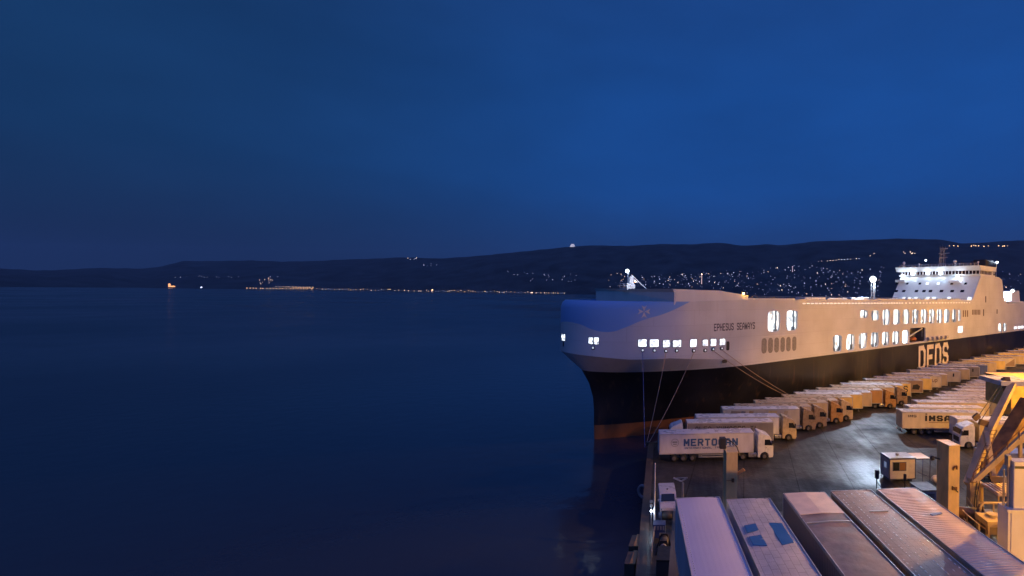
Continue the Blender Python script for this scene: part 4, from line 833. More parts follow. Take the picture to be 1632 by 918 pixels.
for kind, A_, B_, key, L, lb in FG:
    a3, b3 = PZ(*A_, FZ), PZ(*B_, FZ); mid = (a3+b3)/2
    dv = Vector((-.1125, 1)).normalized()
    rz = math.atan2(dv.y, dv.x); t = thing('semi_trailer', lb, 'trailer', group='trailers parked side by side on the foreground deck')
    t.location = (mid.x-dv.x*L, mid.y-dv.y*L, DZ); t.rotation_euler = (0, 0, rz)

    k = ('body', key, L); o = obj('box_body', trailer_body(key, L), t); obj('side_rail', MSH[('rail', L)], o)
    obj('rear_door', MSH[('door', key)], t); obj('chassis', MSH[('chassis', L)], t); b_ = obj('rear_bumper', MSH['bumper'], t); obj('tail_light', MSH['tail'], b_)
    for x in (2.1, 3.4, 4.7):
        for y in (-1.05, 1.05): add_wheel(t, x, y)
    mb = MB(); nseg = 40
    for i in range(nseg):
        x0 = L*i/nseg; x1 = L*(i+1)/nseg
        for j in range(8):
            y0 = -1.24+2.48*j/8; y1 = -1.24+2.48*(j+1)/8
            def zz(x, y): return 4.012+.05*(1-(y/1.24)**2)+(.012*math.sin(x*2.1+y*3)+.010*math.sin(x*5.3-y*2) if kind in ('tarp', 'split') and .05 < x < L-.05 and abs(y) < 1.2 else 0)
            mb.add([(x0, y0, zz(x0, y0)), (x1, y0, zz(x1, y0)), (x1, y1, zz(x1, y1)), (x0, y1, zz(x0, y1))], [(0, 1, 2, 3)])
    if kind == 'quilt':
        random.seed(3)
        for i in range(40):
            for j in range(6):
                if random.random() < .3: continue
                x = .4+i*(L-.8)/40+.1*j; y = -1.05+j*.42; ln = random.uniform(.10, .26); zt_ = 4.012+.05*(1-(y/1.24)**2)+.006; mb.box((x, y-.02, zt_-.02), (x+ln, y+.02, zt_), 1)
    me = mb.mesh('roof', [fg_mat(kind), DROP], True); bm = bmesh.new(); bm.from_mesh(me); bmesh.ops.remove_doubles(bm, verts=bm.verts, dist=.001); bmesh.ops.recalc_face_normals(bm, faces=bm.faces); bm.to_mesh(me); bm.free()
    rf = obj('roof', me, t)
    mb = MB()
    for y in (-1.285, 1.235): mb.box((0, y, 3.98), (L, y+.05, 4.05))
    mb.box((L-.06, -1.24, 3.98), (L-.0, 1.24, 4.06)); mb.box((0, -1.24, 3.98), (.06, 1.24, 4.06)); mb.build('roof_edge', ALU, rf)
    if kind == 'plain':
        mb = MB()
        for i in range(70):
            for y in (-1.1, 1.1): x = .2+i*(L-.4)/70; mb.box((x, y-.02, 4.02), (x+.035, y+.02, 4.045))
        mb.build('rivet_row', DROP, rf)
    if kind == 'split':
        mb = MB(); mb.prism([(-1.22, 4.025), (0, 4.085), (1.22, 4.025), (1.22, 4.06), (0, 4.11), (-1.22, 4.06)], L-2.9, L-.08, axis='x'); mb.build('front_roof_panel', fg_mat('ribbed'), rf)
        mb = MB(); mb.prism([(-1.22, 4.05), (0, 4.09), (1.22, 4.05), (1.22, 4.09), (0, 4.13), (-1.22, 4.09)], L-3.95, L-3.87, axis='x'); mb.build('roof_seam', ALU, rf)
    if kind == 'quilt':
        mb = MB(); mb.box((L-3.05, -.75, 4.05), (L-2.95, .3, 4.10)); mb.build('roof_seam', ALU, rf)
    if kind == 'ribbed':
        mb = MB()
        for i in range(48): x = .1+i*(L-.2)/48; mb.prism([(-1.2, 4.02), (0, 4.07), (1.2, 4.02), (1.2, 4.035), (0, 4.085), (-1.2, 4.035)], x, x+.05, axis='x')
        mb.build('roof_rib', fg_mat('ribbed'), rf)
        mi = t.matrix_world if False else Matrix.Translation(t.location) @ Matrix.Rotation(rz, 4, 'Z'); inv = mi.inverted()
        P = [inv @ PZ(x, y, FZ+.1) for x, y in ((1482, 818.5), (1500, 816), (1502, 818.5), (1486, 821.5))]; mb = MB(); mb.prism([(p.x, p.y) for p in P], 4.07, 4.10, axis='z'); mb.build('roof_hatch', pmat('hatch_blue', (.14, .16, .3), .5), rf)
    if kind == 'tarp':
        mi = Matrix.Translation(t.location) @ Matrix.Rotation(rz, 4, 'Z'); inv = mi.inverted(); BL = pmat('blue_patch', (.012, .12, .36), .4, noise=.1)
        for Q in ([(805,568),(885,555),(905,600),(828,618)], [(840,645),(920,632),(965,708),(868,702)], [(975,550),(1065,553),(1148,685),(1070,703)]):
            P = [inv @ PZ(1000+x/4.33, 706+y/4.33, FZ+.07) for x, y in Q]; mb = MB(); mb.prism([(p.x, p.y) for p in P], 4.045, 4.072, axis='z'); mb.build('blue_patch', BL, rf)
random.seed(11)
# steel towers standing on the deck
TW = pmat('tower_paint', (.74, .53, .25), .5, noise=.25, nscale=1.2, streak=.4, bump=.1, bscale=6)
RUST = pmat('rust', (.16, .07, .03), .8)
def tower(label, px0, px1, pyt, Y, dep, lampside=True):
    a, b_ = PY(px0, pyt, Y), PY(px1, pyt, Y); t = thing('steel_tower', label, 'tower', ((a.x+b_.x)/2, Y, DZ), R(6.4)); wd = (b_.x-a.x)/2; h = a.z-DZ
    MB().box((-wd, 0, 0), (wd, dep, h)).build('column', TW, t); 
    mb = MB(); mb.box((-wd-.03, -.03, h), (wd+.03, dep+.03, h+.06)); mb.build('cap', TW, t)
    return t, wd, h
t, wd, h = tower('narrow cream steel tower with a black lamp arm, between the two leftmost foreground trailers', 1158, 1176, 722, 34.3, 1.2)
mb = MB(); mb.tube((-wd+.1, 1.0, h), (-wd-.1, .9, h+.75), .09, 8); mb.box((-wd-.35, .6, h+.1), (-wd+.05, 1.0, h+.85)); mb.path([(-wd-.1, .8, h+.85), (wd*.2, .6, h+.6), (wd+.05, .5, h+.25), (wd+.25, .4, h-.35)], .04, 6); mb.build('lamp_arm', DARK, t)
for x in (0.0, .22): mb = MB(); mb.sphere((x, .55, h+.38), .07, 8, 6); mb.build('sensor', GREYM, t)
mb = MB(); mb.box((-.02, -.16, h-1.95), (.14, -.0, h-1.7)); mb.tube((-wd, -.05, h-1.85), (.0, -.05, h-1.85), .02, 5); mb.build('cable_box', RUST, t)
mb = MB(); mb.beam((wd, .1, h-1.45), (wd+.45, -.1, h-1.1), .06, .2); mb.build('side_bracket', pmat('bracket_orange', (.5, .26, .1), .5), t)
t, wd, h = tower('wider cream steel tower beside the site office, right of the foreground trailers', 1512, 1530.5, 711, 34.0, 1.35)
mb = MB(); mb.path([(-.1, -.05, h-1.6), (-.05, -.12, h-1.35), (.12, -.12, h-1.3), (.16, -.05, h-1.55)], .05, 6); mb.box((-.15, -.08, h-2.95), (.2, -.003, h-2.75)); mb.build('hose_hook', RUST, t)
mb = MB(); mb.beam((-.15, -.06, h-2.7), (.25, -.06, h-3.1), .09, .07); mb.build('wall_handle', DARK, t)
mb = MB(); mb.tube((-wd, 1.0, h-1.2), (-wd-.5, 1.0, h-1.05), .05, 6); mb.sphere((-wd-.55, 1.0, h-1.1), .17, 8, 6); mb.build('spot_lamp', DARK, t)
# white tower at the right edge
t = thing('white_cabinet_tower', 'big white stepped steel cabinet tower at the right edge of the picture', 'tower'); WT = pmat('cabinet_white', (.66, .62, .60), .5, noise=.08, nscale=.8)
c0 = PY(1606, 812, 25.5); zt = c0.z; t.location = (c0.x, 25.5, DZ); h1 = zt-DZ
MB().rbox((0, 0, 0), (3.6, .85, h1), .05, axis='z').build('lower_cabinet', WT, t)
c1 = PY(1616, 736, 25.65); MB().rbox((c1.x-c0.x, .15, h1+.003), (3.6, .75, c1.z-DZ), .05, axis='z').build('upper_cabinet', WT, t)
mb = MB(); x = c1.x-c0.x; mb.box((x+.05, .135, c1.z-DZ-.35), (x+.9, .147, c1.z-DZ-.22)); mb.build('vent_slot', DARK, t)
mb = MB(); mb.tube((x-.12, .4, h1+.0), (x-.12, .4, c1.z-DZ+.1), .07, 8); mb.tube((x-.28, .5, h1+.0), (x-.28, .5, c1.z-DZ-.5), .06, 8); mb.box((x-.2, .3, c1.z-DZ-.3), (x-.02, .6, c1.z-DZ+.25)); mb.build('pipe_run', pmat('pipe_paint', (.45, .36, .25), .5, noise=.3), t)
mb = MB(); mb.box((-.06, -.06, h1-.1), (3.66, 0, h1)); mb.box((.18, -.03, 0), (.22, -.003, h1-.2)); mb.box((.0, -.05, .0), (.06, -.003, h1-.1)); mb.build('door_frame', WT, t)
# mobile crane frame behind it
CR = pmat('crane_paint', (.58, .44, .26), .5, noise=.3, nscale=1, streak=.5); CRD = pmat('crane_dark', (.24, .14, .06), .55, noise=.4)
t = thing('hoist_frame', 'angular tubular hoist frame with crossing steel beams right of the wider tower', 'crane')
def bm2(nm, a, b_, w0, h0, mt, Ya, Yb, par=None, w1=None, h1=None):
    p, q = PY(*a, Ya), PY(*b_, Yb); return MB().beam(p, q, w0, h0, w1, h1) if nm is None else MB().beam(p, q, w0, h0, wd1=w1, ht1=h1).build(nm, mt, par or t)
bm2('boom', (1543, 772), (1578, 682), .58, .45, CR, 37, 39); bm2('boom', (1577, 686), (1614, 612), .5, .4, CR, 38.9, 41)
bm2('column', (1550, 855), (1550, 762), .6, .5, CR, 36.6, 36.9); bm2('brace', (1552, 768), (1640, 686), .34, .32, CR, 36.5, 35.5)
bm2('brace', (1571, 688), (1584, 764), .34, .32, CR, 38.2, 36.8); bm2('brace', (1583, 763), (1606, 764), .42, .4, CR, 36.8, 35.5)
bm2('dark_jib', (1572, 752), (1640, 640), 1.15, .8, CRD, 40.5, 43); bm2('cross_pipe', (1561, 765), (1566, 735), .12, .12, CRD, 36.6, 36.8)
bm2('brace', (1626, 690), (1626, 735), .2, .2, CR, 36, 36)
bm2('column', (1563, 855), (1562, 768), .3, .3, CR, 36.9, 37.0); bm2('cross_pipe', (1550, 800), (1563, 800), .2, .2, CR, 36.6, 36.9)
mb = MB(); pa, pb = PY(1549, 768, 36.6), PY(1582, 686, 38.6)
for s_ in (-.22, .22): mb.tube(pa+Vector((s_-.1, -.35, .1)), pb+Vector((s_-.1, -.35, .1)), .03, 5)
for k_ in range(14): q_ = pa.lerp(pb, k_/13)+Vector((-.1, -.35, .1)); mb.tube(q_+Vector((-.22, 0, 0)), q_+Vector((.22, 0, 0)), .025, 5)
mb.build('ladder', CRD, t)
mb = MB()
for k_ in range(6): q_ = pa.lerp(PY(1640, 686, 35.5), k_/5); mb.tube(q_+Vector((0, -.2, .15)), q_+Vector((0, -.2, .75)), .03, 5)
mb.tube(pa+Vector((0, -.2, .75)), PY(1640, 686, 35.5)+Vector((0, -.2, .75)), .03, 5); mb.build('hand_rail', RUST, t)
mb = MB(); mb.path([PY(1552, 845, 36.2), PY(1553, 800, 36.2), PY(1557, 770, 36.3), PY(1575, 720, 37.6)], .05, 6); mb.path([PY(1556, 845, 36.2), PY(1557, 790, 36.2), PY(1566, 745, 36.8)], .04, 6); mb.build('hydraulic_hose', DARK, t)
mb = MB()
for a_, b2 in (((1600, 604), (1556, 668)), ((1603, 608), (1562, 672))): mb.tube(PY(*a_, 41.5), PY(*b2, 38.5), .03, 5)
mb.build('wire_rope', DARK, t)
mb = MB(); p = PY(1561, 672, 38.5); mb.beam(p, PY(1574, 676, 38.5), .25, .45); mb.beam(PY(1552, 668, 38.6), PY(1560, 661, 38.6), .2, .4); mb.build('pulley_bracket', CRD, t)
mb = MB(); c = PY(1602, 598, 42); mb.box((c.x-1.0, 40.9, c.z-.7), (c.x+2.0, 44, c.z-.35)); mb.build('head_platform', pmat('head_white', (.6, .6, .62), .3), t)
mb = MB(); mb.beam(PY(1602, 602, 41.6), PY(1606, 622, 41.2), .45, .6); mb.build('head_block', CRD, t)
mb = MB(); p0 = PY(1612, 607, 46); mb.rbox((p0.x, 46, p0.z-2.6), (p0.x+8, 50, p0.z), .1); mb.box((p0.x-.1, 45.9, p0.z), (p0.x+8.1, 50.1, p0.z+.15)); mb.build('machine_house', pmat('machine_yellow', (.62, .42, .13), .5, noise=.2), t)
tag(t, None)
# fixings below: bring the base onto the deck
mb = MB()
p = PY(1550, 850, 36.6); mb.box((p.x-.9, 35.9, DZ), (p.x+.9, 37.3, DZ+.25)); mb.build('base_plate', CRD, t)
# deck railings and gear right of the trailers
RY = pmat('rail_yellow', (.62, .44, .18), .5, noise=.2)
def railing(pts, label, h=1.05, posts=None):
    mb = MB(); 
    for a, b_ in zip(pts, pts[1:]):
        a, b_ = Vector(a), Vector(b_); n = max(1, round((b_-a).length/1.1))
        for k in (h, h*.55): mb.tube(a+Vector((0, 0, k)), b_+Vector((0, 0, k)), .045, 6)
        for i in range(n+1): p = a.lerp(b_, i/n); mb.tube(p, p+Vector((0, 0, h)), .05, 6)
    return tag(mb.build('railing', RY), label, 'railing')
g = lambda px, py, z=DZ: tuple(PZ(px, py, z))
railing([g(1529, 832), g(1541, 845), g(1560, 862)], 'yellow handrail closest to the peach roofed trailer')
railing([g(1541, 815), g(1561, 850), g(1572, 858)], 'yellow handrail running back from the wider tower base')
railing([(20.4, 31.2, DZ), (22.2, 31.3, DZ)], 'short yellow handrail left of the big white cabinet tower', 1.3)
mb = MB(); a0 = Vector(g(1562, 842)); 
mb.path([a0, a0+Vector((0, 0, 1.5)), a0+Vector((.2, 0, 1.75)), a0+Vector((1.9, 0, 1.75)), a0+Vector((1.9, 0, 0))], .08, 8); mb.path([a0+Vector((.9, 0, 0)), a0+Vector((.9, 0, 1.7))], .05, 6)
tag(mb.build('hoop_barrier', RY), 'thick yellow tubular hoop barrier in front of the hoist frame', 'barrier')
t = thing('switch_box', 'yellow lidded machinery box left of the big white cabinet tower', 'cabinet', tuple(PZ(1586, 858, DZ))); MB().rbox((-.75, -.4, .9), (.75, 1.1, 1.25), .05, axis='z').build('lid', RY, t)
mb = MB(); mb.box((-.6, -.3, .35), (.6, .9, .9)); mb.build('case', pmat('case_brown', (.22, .15, .09), .6, noise=.3), t)
for x, y in ((-.65, -.32), (.55, -.32), (-.65, 1.0), (.55, 1.0)): MB().box((x, y, 0), (x+.1, y+.1, .9)).build('leg', RY, t)
mb = MB(); mb.tube((.1, .5, 1.25), (.1, .5, 1.4), .35, 14); mb.build('hatch_cover', RY, t)
t = thing('winch', 'dark rusty deck winch behind the yellow handrails', 'winch', (19.6, 35.0, DZ)); mb = MB(); mb.tube((-.8, 0, .7), (.8, 0, .7), .45, 16); mb.build('drum', CRD, t, True)
for x in (-.95, .85): MB().prism([(-.7, 0), (.7, 0), (.25, 1.3), (-.25, 1.3)], x, x+.1, axis='x').build('side_frame', CRD, t)
t = thing('deck_canopy', 'striped pale awning roof left of the white tower, under the hoist frame', 'canopy', (23.4, 35.6, DZ)); mb = MB(); CAN = pmat('canopy_sheet', (.55, .42, .32), .5)
for i in range(14): mb.box((-1.9+i*.27, -.9, 2.2), (-1.9+i*.27+.2, 1.1, 2.27))
mb.box((-1.95, -.95, 2.1), (2, 1.15, 2.2)); mb.build('roof', CAN, t)
for x in (-1.85, 1.85):
    for y in (-.85, 1.05): MB().tube((x, y, 0), (x, y, 2.1), .05, 6).build('post', RY, t)
# ================================================================== site office, hut, yard items
t = thing('site_office', 'grey prefabricated site office cabin with dark window on the wet yard', 'cabin'); c = PZ(1417.5, 769, 2.5); t.location = (c.x, c.y, 2.5); t.rotation_euler = (0, 0, R(6.4))
CW = pmat('cabin_wall', (.42, .40, .42), .5, noise=.1); CBT = pmat('cabin_trim', (.05, .06, .12), .5)
MB().box((0, 0, .45), (3.5, 2.3, 2.95)).build('wall', CW, t); 
mb = MB(); mb.box((-.08, -.08, 2.95), (3.58, 2.38, 3.07)); 
for x, y in ((-.04, -.04), (3.44, -.04), (-.04, 2.24), (3.44, 2.24)): mb.box((x, y, .4), (x+.1, y+.1, 2.95))
mb.box((-.04, -.04, .36), (3.54, 2.34, .45)); mb.build('frame', CBT, t)
rf = MB().box((0, 0, 3.072), (3.5, 2.3, 3.11)).build('roof', pmat('cabin_roof', (.3, .27, .26), .4, noise=.3), t); MB().tube((1.6, 1.1, 3.1), (1.6, 1.1, 3.4), .2, 12).build('roof_vent', GREYM, rf)
wn = MB().box((.4, -.035, 1.45), (2.25, -.003, 2.6)).build('window', CBT, t); MB().box((.5, -.045, 1.53), (1.25, -.036, 2.52)).build('pane', GLASS, wn); MB().box((1.35, -.045, 1.53), (2.15, -.036, 2.52)).build('pane', pmat('blind', (.16, .08, .03), .6), wn)
MB().box((2.6, -.03, .5), (3.3, -.003, 2.75)).build('door', pmat('cabin_door', (.40, .37, .38), .5), t)
MB().box((-.03, .8, 1.6), (-.003, 1.4, 2.3)).build('side_window', emat('dim_pane', (.4, .55, .8), .25), t)
mb = MB(); mb.box((.2, .3, 0), (.6, 2, .36)); mb.box((2.9, .3, 0), (3.3, 2, .36)); mb.build('support_block', CONC, t)
mb = MB(); mb.box((3.6, -.05, 2.85), (5.6, 2.3, 2.97)); cn = mb.build('canopy', CBT, t); MB().box((3.65, 0, 2.972), (5.55, 2.25, 3.0)).build('sheet', pmat('canopy_top', (.62, .45, .28), .5), cn)
for x in (4.5, 5.5): MB().tube((x, .0, 0), (x, 0, 2.85), .05, 6).build('canopy_post', CBT, t)
MB().path([(3.7, 0, 1.3), (5.5, 0, .55)], .03, 5).tube((4.5, 0, .9), (5.5, .6, .5), .03, 5).build('stair_rail', CBT, t)
t = thing('equipment_hut', 'low flat roofed equipment hut with a barred grille in front of the site office', 'hut'); c = PZ(1469, 796, 3.6); t.location = (c.x, c.y, 2.5); t.rotation_euler = (0, 0, R(6.4))
MB().box((0, 0, 0), (2.0, 2.3, 2.0)).build('wall', pmat('hut_wall', (.30, .30, .38), .5), t); MB().box((-.12, -.12, 2.0), (2.12, 2.42, 2.16)).build('roof', pmat('hut_roof', (.36, .28, .2), .6, noise=.3), t)
gr = MB().box((.75, -.03, .8), (1.5, -.003, 1.7)).build('grille', DARK, t); mb = MB()
for i in range(8): mb.box((.78+i*.09, -.05, .82), (.81+i*.09, -.031, 1.68))
mb.build('bar', GREYM, gr)
def post_item(name, label, cat, px, py, h, rad, head):
    p = PZ(px, py, 2.5); t = thing(name, label, cat, tuple(p)); MB().tube((0, 0, 0), (0, 0, h), .05, 6).build('pole', DARK, t)
    mb = MB(); mb.rbox((-rad, -rad, h-head), (rad, rad, h), .05, axis='z'); mb.build('head', DARK, t, False); MB().beam((0, 0, h*.4), (.7, .1, .1), .05, .05).build('strut', GREYM, t)
post_item('covered_signal', 'dark covered signal post on the wet yard left of the site office', 'post', 1397, 780, 2.4, .2, 1.0)
post_item('covered_signal', 'dark post standing in front of the site office wall', 'post', 1442, 780, 1.9, .15, .8)
p = PZ(1492, 771, 2.5); mb = MB(); mb.sphere((0, 0, .55), .6, 12, 8, sc=(1, 1, .9)); mb.tube((0, 0, 0), (0, 0, .4), .3, 10); o = mb.build('white_tank', pmat('tank_cream', (.7, .62, .5), .4), None, True); o.location = p; tag(o, 'small rounded cream tank beside the site office canopy', 'tank')
# ================================================================== quay edge at lower left
t = thing('van', 'small white van with dark windscreen seen end on at the quay edge', 'van'); c = PZ(1067, 826, 2.5); t.location = (c.x-.1, c.y, 2.5); t.rotation_euler = (0, 0, R(90+6.4)); VP = pmat('van_paint', (.52, .48, .5), .3, noise=.06, coat=.4)
mb = MB(); mb.prism([(0, .45), (0, 1.0), (.15, 1.12), (1.05, 1.28), (1.65, 1.95), (1.95, 2.05), (4.6, 2.05), (4.75, 1.2), (4.75, .45)], -.92, .92); obj('body', bev(mb.mesh('body', VP), .07, 2, 20), t)
mb = MB(); mb.add([(1.08, -.76, 1.33), (1.08, .76, 1.33), (1.62, .70, 1.93), (1.62, -.70, 1.93)], [(0, 1, 2, 3)]); mb.v = [(x-.03, y, z+.035) for x, y, z in mb.v]; mb.build('windscreen', GLASS, t)
for s_ in (-1, 1): mb = MB(); mb.prism([(1.4, 1.25), (1.85, 1.85), (2.6, 1.85), (2.6, 1.25)], s_*.925-.005, s_*.925+.005); mb.build('side_window', GLASS, t); MB().box((-.02, s_*.7-.18, .72), (.02, s_*.7+.18, .92)).build('headlight', pmat('headlight_glass', (.6, .62, .65), .1), t); MB().box((1.3, s_*1.02-.08, 1.3), (1.42, s_*1.02+.08, 1.5)).build('mirror', VP, t)
for x in (.85, 3.8):
    for y in (-.8, .8): w_ = obj('wheel', wheel_meshes()[0], t); w_.location = (x, y, .34); w_.scale = (.68, .7, .68); r_ = obj('rim', wheel_meshes()[1], w_)
MB().tube((2.6, 0, 2.05), (2.6, 0, 2.15), .08, 8).build('roof_beacon', DARK, t)
# slender pole with a small lamp
p = PZ(1042.8, 838, 2.5); q = PY(1045.2, 738, p.y); o = MB().tube((0, 0, 0), (0, 0, q.z-2.5), .085, 10, .06).build('flag_pole', pmat('pole_white', (.78, .78, .8), .35)); o.location = p; tag(o, 'tall bare white pole at the quay edge lit from its foot', 'pole')
lp = PZ(1037.5, 838, 2.5); t = thing('quay_lamp', 'small bright white lamp on a short post left of the bare pole', 'lamp', tuple(lp)); hh = PY(1038.5, 816, lp.y).z-2.5
MB().tube((0, 0, 0), (0, 0, hh), .05, 6).build('post', GREYM, t); mb = MB(); mb.sphere((0, 0, hh+.1), .13, 8, 6); mb.build('bulb', BULB, t, True)
for k in (.7, 1.1): MB().box((-.16, -.1, hh+k-.12), (.14, .1, hh+k+.1)).build('lamp_box', GREYM, t)
MB().tube((-.02, .05, hh+.1), (-.02, .05, hh+1.2), .025, 5).build('conduit', GREYM, t)
lamp('quay_lamp_light', (lp.x+.05, lp.y-.25, 2.5+hh+.1), 40, COOL, .12)
# winches and gear on the apron
BLM = pmat('blue_machine', (.04, .08, .22), .45, noise=.3); ORM = pmat('orange_box', (.4, .17, .04), .6)
def winch(loc, label, mt, rz=0):
    t = thing('mooring_winch', label, 'winch', loc, rz, 'mooring winches at the quay edge'); mb = MB(); mb.tube((-.6, 0, .8), (.6, 0, .8), .42, 16); mb.build('drum', BOLM, t, True)
    for x in (-.72, .62): MB().prism([(-.75, 0), (.75, 0), (.3, 1.35), (-.3, 1.35)], x, x+.1, axis='x').build('side_frame', mt, t)
    MB().rbox((.75, -.4, 0), (1.35, .5, 1.1), .08, axis='z').build('motor', mt, t); MB().tube((-.6, 0, .8), (-.95, 0, .8), .3, 12).build('warping_head', GREYM, t)
winch((-2.0, 52.2, 2.5), 'blue framed mooring winch in front of the white van', BLM); winch((-2.1, 46.4, 2.5), 'black framed mooring winch nearest the bottom of the picture', DARK, R(90))
t = thing('control_cabinet', 'blue control cabinet with a row of pale gauges by the quay edge', 'cabinet', (-2.6, 49.4, 2.5)); MB().rbox((-.7, -.5, 0), (.5, .5, 1.3), .05, axis='z').build('case', BLM, t)
for i in range(4): MB().box((-.55+i*.27, -.54, .8), (-.4+i*.27, -.501, 1.15)).build('gauge', GREYM, t)
t = thing('tool_locker', 'large black steel locker left of the lilac foreground trailer', 'locker', (-1.75, 42.6, 2.5)); MB().rbox((-.75, -.9, 0), (.55, 1.4, 1.7), .06, axis='z').build('case', pmat('locker_black', (.012, .012, .014), .5), t); MB().box((-.7, -.93, .1), (.5, -.905, 1.5)).build('door', DARK, t)
t = thing('rope_box', 'orange brown box beside the blue winch', 'box', (-1.0, 50.2, 2.5)); MB().rbox((-.35, -.3, .1), (.35, .4, .8), .05, axis='z').build('case', ORM, t); MB().box((-.38, -.33, .8), (.38, .43, .88)).build('lid', ORM, t)
mb = MB(); random.seed(5)
pts = [Vector((math.cos(k*.7)*.45*(1+.2*math.sin(k)), math.sin(k*.7)*.45, .12+.05*(k//9))) for k in range(40)]; mb.path(pts, .06, 6); o = mb.build('rope_coil', pmat('coil_rope', (.42, .32, .26), .8)); o.location = (-1.4, 46.6, 3.9); o.location.z = 2.5; o.location.x = -.85; tag(o, 'coiled light rope on the ground right of the black winch', 'rope')
o = railing([(-3.2, 50.6, 2.5), (-3.15, 47.5, 2.5), (-3.1, 44.3, 2.5)], 'thin grey handrail along the quay edge', 1.1); o.data.materials[0] = GREYM
# fenders on the quay face
def fender(px, py, zt, label):
    p = PZ(px, py, zt); t = thing('quay_fender', label, 'fender', (p.x, p.y, 0), R(90-3), 'fenders on the quay face'); MB().rbox((-1.1, 0, -.6), (1.1, 1.0, zt), .12, axis='z').build('block', COP, t); MB().box((-1.15, 0, zt), (1.15, .5, zt+.08)).build('cap', pmat('fender_cap', (.36, .2, .08), .6), t)
fender(1021, 862, 2.45, 'stone fender block with orange cap on the quay wall'); fender(1015.5, 889, 2.35, 'wide brown fender block nearest the camera on the quay wall')
t = thing('tyre_fender', 'big pale ringed tyre fender on the quay wall near the ship bow', 'tyre'); p = PZ(1028.5, 770, 2.6); t.location = (p.x-.25, p.y, 1.55); mb = MB(); n, m_ = 26, 10; Rr, r_ = .72, .18
mb.v = [((Rr+r_*math.cos(2*math.pi*j/m_))*math.cos(2*math.pi*i/n)*0+r_*math.sin(2*math.pi*j/m_), (Rr+r_*math.cos(2*math.pi*j/m_))*math.cos(2*math.pi*i/n), (Rr+r_*math.cos(2*math.pi*j/m_))*math.sin(2*math.pi*i/n)) for i in range(n) for j in range(m_)]
mb.f = [[i*m_+j, ((i+1) % n)*m_+j, ((i+1) % n)*m_+(j+1) % m_, i*m_+(j+1) % m_] for i in range(n) for j in range(m_)]; mb.m = [0]*len(mb.f)
ty = mb.build('tyre', pmat('tyre_pale', (.25, .2, .22), .6), t, True); ty.rotation_euler = (0, R(0), R(60)); MB().tube((0, 0, 1.0), (.3, 0, 1.15), .03, 5).build('chain', DARK, t)
p = PZ(1088, 800, 2.5); t = thing('signal_arm', 'small pale post with a Y shaped arm behind the lilac trailer roof', 'post', tuple(p)); MB().tube((0, 0, 0), (0, 0, 2.2), .12, 8).build('post', GREYM, t); MB().path([(-1.1, 0, 2.75), (-.2, 0, 2.35), (.5, 0, 2.8)], .1, 6).tube((-.9, 0, 2.7), (.4, 0, 2.8), .05, 6).build('arm', GREYM, t)
# ================================================================== lights and houses across the bay
random.seed(21)
def lampmesh(col, st, name, r=4.2):
    mb = MB(); mb.tube((0, 0, 0), (0, 0, 9), .5, 5, mi=0); mb.sphere((0, 0, 9+r*.6), r, 8, 6, mi=1); return mb.mesh(name, [DARK, emat('far_lamp_'+name+str(st), col, st)], True)
LM = [lampmesh((1, .60, .30), 3.8, 'orange'), lampmesh((1, .68, .5), 4, 'warm'), lampmesh((.62, .68, 1), 5, 'cool'), lampmesh((.5, .6, 1), 1.6, 'dim')]
def housemesh(i, col, st):
    mb = MB(); w2, d2, h = (9, 7, 9) if i % 2 == 0 else (6, 7, 17)
    mb.box((-w2, -d2, -6), (w2, d2, h), 0); mb.prism([(-w2-1, h), (w2+1, h), (0, h+5)], -d2-1, d2+1, 1)
    k = 0
    for zz in range(2 if i % 2 == 0 else 4):
        for xx in range(3):
            if (xx*7+zz*3+i) % 3 != 0: mb.box((-w2+2+xx*(w2*.62), -d2-.3, 1.5+zz*4), (-w2+2+xx*(w2*.62)+2.8, -d2-.01, 4.2+zz*4), 2)
    return mb.mesh('house', [pmat('house_wall', (.3, .28, .26), .8), pmat('house_roof', (.15, .08, .06), .8), emat('house_window'+str(i), col, st)])
HM = [housemesh(0, (.72, .75, 1), 3.6), housemesh(1, (1, .72, .5), 4), housemesh(2, (.6, .66, 1), 1.9), housemesh(3, (.72, .7, 1), 2.3), housemesh(4, (1, .6, .35), 6)]
def far_lamp(px, py, mi, sc=1.0, group='', label='', name='street_lamp', cat='lamp'):
    p = on_hill(px, py); o = bpy.data.objects.new(name, LM[mi]); COL.objects.link(o); o.location = p-Vector((0, 0, 9*sc)); k = sc*p.y/6500; o.scale = (k, k, k)
    return tag(o, label, cat, group)
random.seed(4)
GS = 'street lamps along the far shore'
LS = 'tiny warm lamp in the row of lights along the far shoreline'
def shore_y(px): return interp(SHY, px)-1.2
x = 394
while x < 500: far_lamp(x+random.uniform(-.6, .6), shore_y(x)-.2, 0, 1.0, GS, LS); x += random.choice([4.6, 5.6, 6.2])
x = 440
while x < 500: far_lamp(x, shore_y(x)-3.2+random.uniform(-.3, .3), random.choice([0, 1]), .9, GS, LS); x += random.choice([4.2, 5.4, 4.8, 6])
x = 468
while x < 500: far_lamp(x, shore_y(x)-1.6, 0, .8, GS, LS); x += 3.8
x = 505
while x < 905: far_lamp(x, shore_y(x)-random.choice([0, 0, .5, 1.4]), random.choice([0, 0, 1, 1, 3]), random.uniform(.65, 1.1), GS, LS); x += random.choice([3.2, 4.2, 5.4, 6.4, 7.5, 9.0]) if x < 700 else random.choice([3, 3.6, 4.4, 6])
far_lamp(689, shore_y(689)-1.2, 0, 2.2, '', 'single brightest orange lamp in the middle of the far shoreline'); far_lamp(848, shore_y(848)-.2, 1, 1.8, '', 'bright white lamp on the shoreline just left of the ship bow'); far_lamp(321, shore_y(321), 2, 1.9, '', 'lone white shore lamp right of the lit castle')
